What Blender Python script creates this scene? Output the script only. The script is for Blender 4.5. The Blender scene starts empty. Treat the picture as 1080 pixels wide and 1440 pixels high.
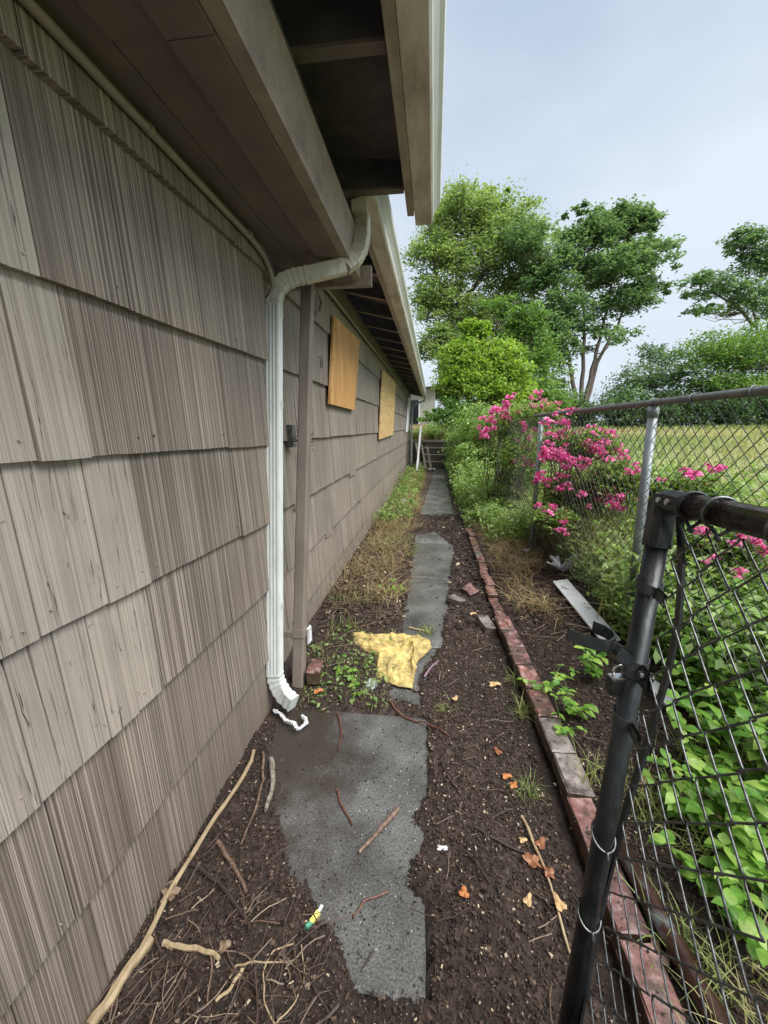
import bpy, math, random
import numpy as np
from mathutils import Vector, Matrix

# ------------------------------------------------------------------ camera, sky, sun
SC = bpy.context.scene
COL = SC.collection
F = 555.0
CAMP = np.array([0.0, 0.0, 1.4])
YAW, PITCH = math.radians(7.0355), math.radians(11.9043)
cam_d = bpy.data.cameras.new('camera'); cam = bpy.data.objects.new('camera', cam_d); COL.objects.link(cam)
cam.location = CAMP
cam.rotation_euler = (math.pi / 2 - PITCH, 0, YAW)
cam_d.sensor_fit = 'VERTICAL'; cam_d.sensor_height = 36.0; cam_d.lens = 36.0 * F / 1440.0
cam_d.clip_start = 0.02; cam_d.clip_end = 800
SC.camera = cam
SC.view_settings.view_transform = 'Standard'; SC.view_settings.look = 'None'
SC.view_settings.exposure = 1.36; SC.view_settings.gamma = 1.0; SC.view_settings.use_curve_mapping = False

SUN_EL, SUN_ROT = math.radians(58), math.radians(122)
world = bpy.data.worlds.new('World'); SC.world = world; world.use_nodes = True
wn = world.node_tree; wn.nodes.clear()
def wnode(t, **k):
    n = wn.nodes.new(t)
    for a, b in k.items(): setattr(n, a, b)
    return n
w_out = wnode('ShaderNodeOutputWorld'); w_bg = wnode('ShaderNodeBackground'); w_bg.inputs[1].default_value = 0.1
w_sky = wnode('ShaderNodeTexSky', sky_type='NISHITA'); w_sky.sun_disc = False
w_sky.sun_elevation = SUN_EL; w_sky.sun_rotation = SUN_ROT; w_sky.air_density = 1.2; w_sky.dust_density = 3.0
w_tc = wnode('ShaderNodeTexCoord'); w_map = wnode('ShaderNodeMapping'); w_map.inputs['Scale'].default_value = (1, 1, 2.6)
w_no = wnode('ShaderNodeTexNoise'); w_no.inputs['Scale'].default_value = 1.5; w_no.inputs['Detail'].default_value = 5; w_no.inputs['Roughness'].default_value = 0.45
w_rp = wnode('ShaderNodeValToRGB')
w_rp.color_ramp.elements[0].position = 0.34; w_rp.color_ramp.elements[0].color = (2.0, 2.42, 3.0, 1)
w_rp.color_ramp.elements[1].position = 0.66; w_rp.color_ramp.elements[1].color = (3.1, 3.42, 3.85, 1)
w_mx = wnode('ShaderNodeMix', data_type='RGBA'); w_mx.inputs[0].default_value = 0.97
wn.links.new(w_tc.outputs['Generated'], w_map.inputs[0]); wn.links.new(w_map.outputs[0], w_no.inputs['Vector'])
wn.links.new(w_no.outputs[0], w_rp.inputs[0]); wn.links.new(w_sky.outputs[0], w_mx.inputs[6]); wn.links.new(w_rp.outputs[0], w_mx.inputs[7])
wn.links.new(w_mx.outputs[2], w_bg.inputs[0]); wn.links.new(w_bg.outputs[0], w_out.inputs[0])

sun_d = bpy.data.lights.new('sun', 'SUN'); sun_d.energy = 2.7; sun_d.angle = math.radians(55); sun_d.color = (1.0, 0.97, 0.92)
sun = bpy.data.objects.new('sun', sun_d); COL.objects.link(sun)
_sd = Vector((math.sin(SUN_ROT) * math.cos(SUN_EL), math.cos(SUN_ROT) * math.cos(SUN_EL), math.sin(SUN_EL)))
sun.rotation_euler = _sd.to_track_quat('Z', 'Y').to_euler(); sun.location = (5, 5, 20)

# ------------------------------------------------------------------ helpers
rnd = random.Random(7); rng = np.random.default_rng(7)
_R = np.array([math.cos(YAW), math.sin(YAW), 0.0])
_W = np.array([-math.sin(YAW) * math.cos(PITCH), math.cos(YAW) * math.cos(PITCH), -math.sin(PITCH)])
_U = np.cross(_R, _W)
def ray(x, y): return _R * (x - 540) / F + _U * (720 - y) / F + _W
def pl(x, y, ax, val):
    r = ray(x, y); return CAMP + r * ((val - CAMP[ax]) / r[ax])
def gz(x, y, z=0.0): return pl(x, y, 2, z)          # point on the level z that is seen at a place of the photo
def dp(x, y, d): return CAMP + ray(x, y) * d        # point at depth d

def props(o, label=None, cat=None, group=None, kind=None):
    if label: o['label'] = label
    if cat: o['category'] = cat
    if group: o['group'] = group
    if kind: o['kind'] = kind
    return o
def empty(name, loc, label, cat, group=None):
    o = bpy.data.objects.new(name, None); COL.objects.link(o); o.location = loc; o.empty_display_size = 0.1
    return props(o, label, cat, group)
def wloc(o):
    v = np.zeros(3)
    while o is not None:
        v = v + np.array(o.location); o = o.parent
    return v

class MB:
    def __init__(s): s.v = []; s.f = []; s.t = []
    def add(s, vs, fs, t=0.5):
        b = len(s.v); s.v += [tuple(map(float, p)) for p in vs]; s.f += [tuple(i + b for i in f) for f in fs]; s.t += [t] * len(fs); return s
    def box(s, lo, hi, t=0.5, jit=0):
        x0, y0, z0 = lo; x1, y1, z1 = hi
        vs = [(x0,y0,z0),(x1,y0,z0),(x1,y1,z0),(x0,y1,z0),(x0,y0,z1),(x1,y0,z1),(x1,y1,z1),(x0,y1,z1)]
        if jit: vs = [tuple(c + rnd.uniform(-jit, jit) for c in p) for p in vs]
        return s.add(vs, [(3,2,1,0),(4,5,6,7),(0,1,5,4),(1,2,6,5),(2,3,7,6),(3,0,4,7)], t)
    def obox(s, c, ax, ay, az, t=0.5, jit=0):      # centre and three half axes
        c, ax, ay, az = map(np.array, (c, ax, ay, az)); vs = []
        for k in (-1, 1):
            for i, j in ((-1,-1),(1,-1),(1,1),(-1,1)):
                p = c + i * ax + j * ay + k * az
                if jit: p = p + np.array([rnd.uniform(-jit, jit) for _ in range(3)])
                vs.append(p)
        return s.add(vs, [(3,2,1,0),(4,5,6,7),(0,1,5,4),(1,2,6,5),(2,3,7,6),(3,0,4,7)], t)
    def tube(s, pts, r, seg=8, t=0.5, cap=True):
        pts = [np.array(p, float) for p in pts]; n = len(pts)
        rr = r if hasattr(r, '__len__') else [r] * n
        up = np.array([0.13, 0.27, 0.95]); prev = None; vs = []
        for i, p in enumerate(pts):
            d = pts[min(i + 1, n - 1)] - pts[max(i - 1, 0)]; d = d / (np.linalg.norm(d) + 1e-9)
            a = np.cross(d, up) if prev is None else prev - d * (prev @ d)
            if np.linalg.norm(a) < 1e-3: a = np.cross(d, np.array([1.0, 0, 0]))
            a = a / np.linalg.norm(a); b = np.cross(d, a); prev = a
            for k in range(seg):
                q = 2 * math.pi * k / seg; vs.append(p + (a * math.cos(q) + b * math.sin(q)) * rr[i])
        fs = [(i*seg + k, i*seg + (k+1) % seg, (i+1)*seg + (k+1) % seg, (i+1)*seg + k) for i in range(n-1) for k in range(seg)]
        if cap: fs += [tuple(range(seg))[::-1], tuple((n-1)*seg + k for k in range(seg))]
        return s.add(vs, fs, t)
    def sweep(s, pts, prof, side, t=0.5):           # prof: list of (a, b); side: reference vector for a; b = cross
        pts = [np.array(p, float) for p in pts]; n = len(pts); m = len(prof); vs = []
        for i, p in enumerate(pts):
            d = pts[min(i+1, n-1)] - pts[max(i-1, 0)]; d = d / np.linalg.norm(d)
            a = np.array(side, float); a = a - d * (a @ d); a = a / np.linalg.norm(a); b = np.cross(d, a)
            sc = 1.0 if not hasattr(s, 'scl') else s.scl[i]
            for (u, v) in prof: vs.append(p + (a * u + b * v) * sc)
        fs = [(i*m + k, i*m + (k+1) % m, (i+1)*m + (k+1) % m, (i+1)*m + k) for i in range(n-1) for k in range(m)]
        fs += [tuple(range(m))[::-1], tuple((n-1)*m + k for k in range(m))]
        return s.add(vs, fs, t)
    def build(s, name, mat, parent=None, origin=None, smooth=False):
        V = np.array(s.v, float)
        if parent is not None: off = wloc(parent); loc = (0, 0, 0)
        else:
            off = np.array(origin) if origin is not None else np.array([(V[:,0].min()+V[:,0].max())/2, (V[:,1].min()+V[:,1].max())/2, V[:,2].min()])
            loc = off
        me = bpy.data.meshes.new(name); me.from_pydata((V - off).tolist(), [], s.f)
        a = me.attributes.new('tint', 'FLOAT', 'FACE'); a.data.foreach_set('value', np.array(s.t, dtype=np.float32))
        if smooth: me.shade_smooth()
        me.materials.append(mat)
        o = bpy.data.objects.new(name, me); o.location = loc; COL.objects.link(o)
        if parent is not None: o.parent = parent
        return o

def mesh_np(name, V, k, tint, mat, parent=None, off=None, smooth=False, kind=None):
    """V: (n*k,3) world vertices, every k of them one face"""
    V = np.asarray(V, np.float64).reshape(-1, 3); n = len(V) // k
    if off is None: off = wloc(parent) if parent is not None else np.array([V[:,0].mean(), V[:,1].mean(), V[:,2].min()])
    me = bpy.data.meshes.new(name)
    me.vertices.add(len(V)); me.vertices.foreach_set('co', (V - off).astype(np.float32).ravel())
    me.loops.add(len(V)); me.loops.foreach_set('vertex_index', np.arange(len(V), dtype=np.int32))
    me.polygons.add(n); me.polygons.foreach_set('loop_start', np.arange(0, len(V), k, dtype=np.int32))
    me.update(calc_edges=True)
    a = me.attributes.new('tint', 'FLOAT', 'FACE'); a.data.foreach_set('value', np.asarray(tint, np.float32))
    me.materials.append(mat)
    o = bpy.data.objects.new(name, me); COL.objects.link(o)
    if parent is not None: o.parent = parent
    else: o.location = off
    if kind: o['kind'] = kind
    return o

def nrm(a): return a / (np.linalg.norm(a, axis=-1, keepdims=True) + 1e-9)
def leaves(C, size, n_up=0.4, aspect=0.55, rs=None):
    """rhombus leaves at centres C, random facing biased up"""
    g = rs or rng; n = len(C); s = np.broadcast_to(np.asarray(size, float), (n,))[:, None] * g.uniform(0.5, 1.5, (n, 1))
    N = g.normal(size=(n, 3)); N[:, 2] = np.abs(N[:, 2]) + n_up * 2; N = nrm(N)
    A = nrm(np.cross(N, g.normal(size=(n, 3)))); B = np.cross(N, A)
    w = s * aspect
    bend = N * s * 0.15
    return np.stack([C - A * s * 0.5 - bend * .3, C + B * w * 0.5 - A * s * .05 + bend, C + A * s * 0.5 - bend, C - B * w * 0.5 - A * s * .05 + bend], 1).reshape(-1, 3)

def vnoise(x, y, f, seed=0):
    """smooth value noise in numpy"""
    g = np.random.default_rng(seed); T = g.random((256, 256)); x = x * f + 1000; y = y * f + 1000
    xi = np.floor(x).astype(int); yi = np.floor(y).astype(int); u = x - xi; v = y - yi
    u = u*u*(3-2*u); v = v*v*(3-2*v)
    a = T[xi % 256, yi % 256]; b = T[(xi+1) % 256, yi % 256]; c = T[xi % 256, (yi+1) % 256]; d = T[(xi+1) % 256, (yi+1) % 256]
    return (a*(1-u)+b*u)*(1-v) + (c*(1-u)+d*u)*v
def sst(a, b, x): t = np.clip((np.asarray(x, float) - a) / (b - a), 0, 1); return t*t*(3-2*t)

# ------------------------------------------------------------------ terrain height
def base_h(x, y):
    x = np.asarray(x, float); y = np.asarray(y, float)
    r = np.hypot(np.maximum(x - 1.15, 0), np.maximum(y - 5, 0))
    high = 0.30 + 1.3 * (1 - np.exp(-r / 14.0))
    bank = np.where(x < 0.575, 0.0, 0.28 + 0.14*sst(.6, .9, x) + 0.58 * sst(0.95, 1.5, x))
    b = sst(15.35, 15.5, y)
    return high * np.maximum(bank, b)
def bh(x, y): return float(base_h(x, y))
def gp(px, py, z0=0.0):
    """point of the terrain seen at a place of the photo"""
    z = z0
    for _ in range(12):
        p = gz(px, py, z); z = 0.5 * z + 0.5 * bh(p[0], p[1])
    return gz(px, py, z)

# ------------------------------------------------------------------ materials
def new_mat(name, rough=0.7, spec=0.5, metal=0.0):
    m = bpy.data.materials.new(name); m.use_nodes = True; nt = m.node_tree
    b = nt.nodes['Principled BSDF']; b.inputs['Roughness'].default_value = rough; b.inputs['Metallic'].default_value = metal
    b.inputs['Specular IOR Level'].default_value = spec
    return m, nt, b
def N(nt, t, **k):
    n = nt.nodes.new(t)
    for a, v in k.items():
        if a.startswith('i_'): n.inputs[a[2:]].default_value = v
        else: setattr(n, a, v)
    return n
def noise(nt, scale=(1,1,1), detail=4, rough=0.55, off=None, dist=0.0):
    g = N(nt, 'ShaderNodeNewGeometry'); mp = N(nt, 'ShaderNodeMapping'); mp.inputs['Scale'].default_value = scale
    nt.links.new(g.outputs['Position'], mp.inputs[0])
    if off is not None: nt.links.new(off, mp.inputs['Location'])
    n = N(nt, 'ShaderNodeTexNoise'); n.inputs['Scale'].default_value = 1.0; n.inputs['Detail'].default_value = detail; n.inputs['Roughness'].default_value = rough
    n.inputs['Distortion'].default_value = dist
    nt.links.new(mp.outputs[0], n.inputs['Vector']); return n.outputs[0]
def ramp(nt, src, stops, interp='LINEAR'):
    r = N(nt, 'ShaderNodeValToRGB'); cr = r.color_ramp; cr.interpolation = interp
    while len(cr.elements) < len(stops): cr.elements.new(0.5)
    for e, (p, c) in zip(cr.elements, stops):
        e.position = p; e.color = (*c, 1) if hasattr(c, '__len__') else (c, c, c, 1)
    nt.links.new(src, r.inputs[0]); return r.outputs[0]
def mixc(nt, fac, a, b, mode='MIX'):
    m = N(nt, 'ShaderNodeMix', data_type='RGBA', blend_type=mode)
    for s, i in ((fac, 0), (a, 6), (b, 7)):
        if hasattr(s, 'is_output') or isinstance(s, bpy.types.NodeSocket): nt.links.new(s, m.inputs[i])
        else: m.inputs[i].default_value = s if i == 0 else ((*s, 1) if hasattr(s, '__len__') else (s, s, s, 1))
    return m.outputs[2]
def math_(nt, op, a, b=0.0):
    m = N(nt, 'ShaderNodeMath', operation=op)
    for s, i in ((a, 0), (b, 1)):
        if isinstance(s, bpy.types.NodeSocket): nt.links.new(s, m.inputs[i])
        else: m.inputs[i].default_value = s
    return m.outputs[0]
def bump(nt, b, h, strength=0.5, dist=0.01):
    n = N(nt, 'ShaderNodeBump'); n.inputs['Strength'].default_value = strength; n.inputs['Distance'].default_value = dist
    nt.links.new(h, n.inputs['Height']); nt.links.new(n.outputs[0], b.inputs['Normal'])
def mottled(name, c1, c2, scale=20, rough=0.7, metal=0.0, bmp=0.3, bd=0.003, c3=None, spec=0.5, stretch=(1,1,1), rr=None):
    m, nt, b = new_mat(name, rough, spec, metal)
    s = noise(nt, tuple(scale * k for k in stretch), 5, 0.6)
    stops = [(0.32, c1), (0.66, c2)] if c3 is None else [(0.30, c1), (0.55, c2), (0.68, c3)]
    c = ramp(nt, s, stops); nt.links.new(c, b.inputs['Base Color'])
    s2 = noise(nt, tuple(scale * 3 * k for k in stretch), 4, 0.6)
    if rr: nt.links.new(ramp(nt, s2, [(0.3, rr[0]), (0.7, rr[1])]), b.inputs['Roughness'])
    if bmp: bump(nt, b, s2, bmp, bd)
    return m
def leafmat(name, stops, rough=0.5, trans=0.45, spec=0.4, tt=(1.15, 1.25, 0.6)):
    """colour by the per-leaf tint attribute, part of the light passes through"""
    m, nt, b = new_mat(name, rough, spec)
    a = N(nt, 'ShaderNodeAttribute', attribute_name='tint')
    c = ramp(nt, a.outputs['Fac'], stops)
    nt.links.new(c, b.inputs['Base Color'])
    tr = N(nt, 'ShaderNodeBsdfTranslucent'); mx = N(nt, 'ShaderNodeMixShader'); mx.inputs[0].default_value = trans
    c2 = mixc(nt, 1.0, c, tt, 'MULTIPLY'); nt.links.new(c2, tr.inputs[0])
    out = nt.nodes['Material Output']
    nt.links.new(b.outputs[0], mx.inputs[1]); nt.links.new(tr.outputs[0], mx.inputs[2]); nt.links.new(mx.outputs[0], out.inputs[0])
    return m

def shake(name, dark, mid, light, cracks=0.0, fine=1.0, streak=1.0):
    m, nt, b = new_mat(name, 0.62, 0.35)
    oi = N(nt, 'ShaderNodeObjectInfo'); cx = N(nt, 'ShaderNodeCombineXYZ')
    rr = math_(nt, 'MULTIPLY', oi.outputs['Random'], 40.0); nt.links.new(rr, cx.inputs[0]); nt.links.new(rr, cx.inputs[1]); nt.links.new(rr, cx.inputs[2])
    s1 = noise(nt, (0, 190 * fine, 0.30), 3, 0.55, cx.outputs[0])
    s2 = noise(nt, (0, 420 * fine, 0.7), 2, 0.5, cx.outputs[0])
    s3 = noise(nt, (0, 22, 0.5), 4, 0.6, cx.outputs[0])
    st = math_(nt, 'ADD', math_(nt, 'MULTIPLY', s1, 0.6), math_(nt, 'MULTIPLY', s2, 0.4))
    lo = 0.5 - 0.10 * streak; hi = 0.5 + 0.075 * streak
    c = ramp(nt, st, [(lo - 0.04, dark), (0.49, mid), (hi + 0.02, light)])
    c = mixc(nt, 1.0, c, ramp(nt, s3, [(0.3, 0.86), (0.7, 1.08)]), 'MULTIPLY')
    big = noise(nt, (2.2, 2.2, 2.2), 4, 0.6)
    c = mixc(nt, 1.0, c, ramp(nt, big, [(0.3, 0.84), (0.7, 1.08)]), 'MULTIPLY')
    pr = ramp(nt, oi.outputs['Random'], [(0.0, (0.92, 0.92, 0.92)), (0.5, (1.0, 0.985, 0.97)), (1.0, (1.06, 1.05, 1.03))])
    c = mixc(nt, 1.0, c, pr, 'MULTIPLY')
    ge = N(nt, 'ShaderNodeNewGeometry'); sx = N(nt, 'ShaderNodeSeparateXYZ'); nt.links.new(ge.outputs['Position'], sx.inputs[0])
    low = N(nt, 'ShaderNodeMapRange'); low.inputs[1].default_value = 0.0; low.inputs[2].default_value = 0.42; low.inputs[3].default_value = 0.75; low.inputs[4].default_value = 1.0
    wob = math_(nt, 'ADD', sx.outputs[2], math_(nt, 'MULTIPLY', math_(nt, 'SUBTRACT', noise(nt, (6, 6, 6), 4, 0.6), 0.5), 0.35)); nt.links.new(wob, low.inputs[0])
    c = mixc(nt, math_(nt, 'SUBTRACT', 1.0, low.outputs[0]), c, (0.075, 0.06, 0.045))       # splashed soil at the foot of the wall
    h = st
    if cracks:
        k = noise(nt, (0, 26, 0.9), 4, 0.6, cx.outputs[0], 0.6)
        kl = ramp(nt, k, [(0.492, 1.0), (0.499, 0.0), (0.501, 0.0), (0.508, 1.0)])
        k2 = ramp(nt, noise(nt, (0, 50, 2.5), 3, 0.7, cx.outputs[0]), [(0.44, 0.0), (0.5, 1.0)])
        kk = math_(nt, 'MAXIMUM', kl, k2)
        c = mixc(nt, math_(nt, 'MULTIPLY', math_(nt, 'SUBTRACT', 1.0, kk), cracks), c, (0.05, 0.042, 0.035))
        chips = ramp(nt, noise(nt, (0, 38, 30), 4, 0.7, cx.outputs[0]), [(0.66, 0.0), (0.69, 1.0)])
        c = mixc(nt, math_(nt, 'MULTIPLY', chips, 0.55), c, (0.11, 0.10, 0.09))
        h = math_(nt, 'MULTIPLY', kk, st)
    nt.links.new(c, b.inputs['Base Color'])
    bump(nt, b, h, 0.9, 0.006)
    return m

M = {}
M['shake_brown'] = shake('painted_striated_shake', (0.105, 0.084, 0.069), (0.215, 0.178, 0.149), (0.415, 0.36, 0.31), 0.0)
M['shake_pale'] = shake('pale_weathered_shake', (0.28, 0.245, 0.212), (0.40, 0.352, 0.308), (0.475, 0.425, 0.375), 0.9, 0.8, 1.3)
M['shake_far'] = shake('far_painted_shake', (0.19, 0.16, 0.135), (0.285, 0.245, 0.21), (0.37, 0.325, 0.285), 0.55, 0.35, 1.4)
M['backing'] = mottled('dark_sheathing', (0.012, 0.010, 0.009), (0.03, 0.026, 0.022), 30, 0.9)
M['soffit'] = mottled('taupe_soffit_paint', (0.135, 0.105, 0.098), (0.185, 0.145, 0.132), 6, 0.7, bmp=0.15)
M['beam'] = mottled('taupe_beam_paint', (0.21, 0.165, 0.14), (0.33, 0.265, 0.225), 8, 0.6, bmp=0.2, c3=(0.28, 0.22, 0.185))
M['rafter'] = mottled('dusty_brown_rafter', (0.05, 0.048, 0.055), (0.09, 0.085, 0.09), 12, 0.8, bmp=0.3)
M['deck'] = mottled('roof_deck_underside', (0.09, 0.08, 0.08), (0.15, 0.13, 0.125), 9, 0.85, bmp=0.3)
M['fascia'] = mottled('weathered_fascia', (0.25, 0.20, 0.175), (0.46, 0.39, 0.34), 14, 0.6, bmp=0.3, stretch=(1, .35, 1))
M['gutter'] = mottled('grimy_gutter_enamel', (0.38, 0.325, 0.285), (0.63, 0.57, 0.52), 16, 0.4, bmp=0.15, c3=(0.70, 0.67, 0.62), stretch=(1, .3, 1))
M['gutter_front'] = mottled('gutter_front_enamel', (0.55, 0.54, 0.50), (0.74, 0.75, 0.74), 10, 0.35, bmp=0.1, stretch=(1, .25, 1))
def downspout_mat():
    m, nt, b = new_mat('white_downspout_enamel', 0.32, 0.5)
    s = noise(nt, (14, 14, 5), 5, 0.6); c = ramp(nt, s, [(0.3, (0.52, 0.58, 0.55)), (0.6, (0.68, 0.74, 0.73))])
    d = ramp(nt, noise(nt, (40, 40, 22), 5, 0.65), [(0.56, 0.0), (0.66, 1.0)])
    ge = N(nt, 'ShaderNodeNewGeometry'); sx = N(nt, 'ShaderNodeSeparateXYZ'); nt.links.new(ge.outputs['Position'], sx.inputs[0])
    hi = N(nt, 'ShaderNodeMapRange'); nt.links.new(sx.outputs[2], hi.inputs[0]); hi.inputs[1].default_value = 1.85; hi.inputs[2].default_value = 2.2; hi.inputs[3].default_value = 0.15; hi.inputs[4].default_value = 0.9
    f = math_(nt, 'MULTIPLY', d, hi.outputs[0]); c = mixc(nt, f, c, (0.20, 0.175, 0.13))
    f2 = math_(nt, 'MULTIPLY', hi.outputs[0], 0.75); c = mixc(nt, f2, c, (0.50, 0.43, 0.31))
    nt.links.new(c, b.inputs['Base Color']); return m
M['downspout'] = downspout_mat()
M['brown_pipe'] = mottled('taupe_pipe_enamel', (0.19, 0.16, 0.135), (0.27, 0.23, 0.195), 9, 0.45, bmp=0.1, stretch=(1, 1, .3))
M['conduit'] = mottled('painted_conduit', (0.24, 0.20, 0.175), (0.31, 0.26, 0.23), 20, 0.5, bmp=0.1)
M['black'] = mottled('black_rubber', (0.012, 0.012, 0.013), (0.03, 0.03, 0.03), 30, 0.5)
M['white_trim'] = mottled('white_trim_paint', (0.68, 0.70, 0.72), (0.80, 0.82, 0.84), 15, 0.5)
M['white_plastic'] = mottled('dirty_white_plastic', (0.55, 0.56, 0.58), (0.8, 0.81, 0.84), 40, 0.5)
def ply(name, a, bq, c3, vertical=True, osb=False):
    m, nt, b = new_mat(name, 0.6, 0.3)
    if osb:
        v = N(nt, 'ShaderNodeTexVoronoi'); v.inputs['Scale'].default_value = 1.0
        g = N(nt, 'ShaderNodeNewGeometry'); mp = N(nt, 'ShaderNodeMapping'); mp.inputs['Scale'].default_value = (20, 17, 34); mp.inputs['Rotation'].default_value = (0.4, 0, 0)
        nt.links.new(g.outputs['Position'], mp.inputs[0]); nt.links.new(mp.outputs[0], v.inputs['Vector'])
        s = N(nt, 'ShaderNodeSeparateColor'); nt.links.new(v.outputs['Color'], s.inputs[0])
        c = ramp(nt, s.outputs[0], [(0.0, a), (0.5, bq), (1.0, c3)]); h = s.outputs[0]
    else:
        s = noise(nt, (8, 14, 1.0), 6, 0.6, dist=1.6); c = ramp(nt, s, [(0.32, a), (0.5, bq), (0.66, c3)])
        s2 = noise(nt, (60, 120, 3), 3, 0.6); c = mixc(nt, 1.0, c, ramp(nt, s2, [(0.35, 0.86), (0.6, 1.05)]), 'MULTIPLY'); h = s2
    nt.links.new(c, b.inputs['Base Color']); bump(nt, b, h, 0.25, 0.003); return m
M['plywood'] = ply('orange_plywood', (0.42, 0.20, 0.065), (0.60, 0.33, 0.12), (0.68, 0.41, 0.17))
M['osb'] = ply('strand_board', (0.45, 0.27, 0.10), (0.62, 0.42, 0.19), (0.72, 0.54, 0.28), osb=True)

def ground_mat():
    m, nt, b = new_mat('soil_and_field', 0.75, 0.4)
    s = noise(nt, (38, 38, 38), 6, 0.7); soil = ramp(nt, s, [(0.3, (0.014, 0.011, 0.009)), (0.5, (0.042, 0.030, 0.024)), (0.68, (0.09, 0.064, 0.050)), (0.76, (0.16, 0.12, 0.085))])
    s2 = noise(nt, (1.1, 1.1, 1.1), 5, 0.6)
    soil = mixc(nt, 1.0, soil, ramp(nt, s2, [(0.35, (0.75, 0.72, 0.72)), (0.65, (1.35, 1.3, 1.3))]), 'MULTIPLY')
    g1 = noise(nt, (0.22, 0.35, 1), 5, 0.6); fld = ramp(nt, g1, [(0.34, (0.12, 0.19, 0.05)), (0.5, (0.22, 0.26, 0.09)), (0.64, (0.33, 0.31, 0.15))])
    g2 = noise(nt, (9, 3.5, 3), 5, 0.7); fld = mixc(nt, 1.0, fld, ramp(nt, g2, [(0.3, 0.55), (0.7, 1.25)]), 'MULTIPLY')
    ge = N(nt, 'ShaderNodeNewGeometry'); sx = N(nt, 'ShaderNodeSeparateXYZ'); nt.links.new(ge.outputs['Position'], sx.inputs[0])
    a = N(nt, 'ShaderNodeMapRange'); a.inputs[1].default_value = 1.3; a.inputs[2].default_value = 2.3
    wob = math_(nt, 'MULTIPLY', math_(nt, 'SUBTRACT', noise(nt, (2, 2, 2), 4), 0.5), 1.8)
    nt.links.new(math_(nt, 'ADD', sx.outputs[0], wob), a.inputs[0])
    c2 = N(nt, 'ShaderNodeMapRange'); c2.inputs[1].default_value = 15.3; c2.inputs[2].default_value = 16.5; nt.links.new(sx.outputs[1], c2.inputs[0])
    f = math_(nt, 'MAXIMUM', a.outputs[0], c2.outputs[0])
    nt.links.new(mixc(nt, f, soil, fld), b.inputs['Base Color'])
    nt.links.new(ramp(nt, noise(nt, (14, 14, 14), 4), [(0.35, 0.45), (0.6, 0.9)]), b.inputs['Roughness'])
    bump(nt, b, noise(nt, (90, 90, 90), 6, 0.75), 0.9, 0.012); return m
M['ground'] = ground_mat()
def concrete_mat():
    m, nt, b = new_mat('wet_aggregate_concrete', 0.5, 0.5)
    s = noise(nt, (3.2, 3.2, 3.2), 6, 0.6); c = ramp(nt, s, [(0.30, (0.048, 0.048, 0.045)), (0.5, (0.092, 0.093, 0.089)), (0.7, (0.15, 0.15, 0.143))])
    v = noise(nt, (150, 150, 150), 3, 0.7); c = mixc(nt, 1.0, c, ramp(nt, v, [(0.38, 0.6), (0.5, 1.0), (0.6, 1.4)]), 'MULTIPLY')
    vo = N(nt, 'ShaderNodeTexVoronoi'); vo.inputs['Scale'].default_value = 75
    g = N(nt, 'ShaderNodeNewGeometry'); nt.links.new(g.outputs['Position'], vo.inputs['Vector'])
    sc_ = N(nt, 'ShaderNodeSeparateColor'); nt.links.new(vo.outputs['Color'], sc_.inputs[0])
    peb = math_(nt, 'MULTIPLY', ramp(nt, vo.outputs['Distance'], [(0.16, 1.0), (0.26, 0.0)]), ramp(nt, sc_.outputs[0], [(0.86, 0.0), (0.9, 1.0)]))
    c = mixc(nt, math_(nt, 'MULTIPLY', peb, 0.7), c, (0.42, 0.42, 0.39))
    dk = math_(nt, 'MULTIPLY', ramp(nt, vo.outputs['Distance'], [(0.2, 1.0), (0.34, 0.0)]), ramp(nt, sc_.outputs[1], [(0.82, 0.0), (0.86, 1.0)]))
    c = mixc(nt, dk, c, (0.02, 0.017, 0.014))
    # damp, dirty band towards the wall
    sx = N(nt, 'ShaderNodeSeparateXYZ'); nt.links.new(g.outputs['Position'], sx.inputs[0])
    mr = N(nt, 'ShaderNodeMapRange'); mr.inputs[1].default_value = -0.20; mr.inputs[2].default_value = -0.52
    nt.links.new(math_(nt, 'ADD', sx.outputs[0], math_(nt, 'MULTIPLY', math_(nt, 'SUBTRACT', s, 0.5), 0.9)), mr.inputs[0])
    c = mixc(nt, math_(nt, 'MULTIPLY', mr.outputs[0], 0.88), c, (0.040, 0.030, 0.023))
    nt.links.new(c, b.inputs['Base Color'])
    nt.links.new(ramp(nt, s, [(0.35, 0.25), (0.65, 0.5)]), b.inputs['Roughness'])
    bump(nt, b, v, 0.5, 0.004); return m
M['concrete'] = concrete_mat()
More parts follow.
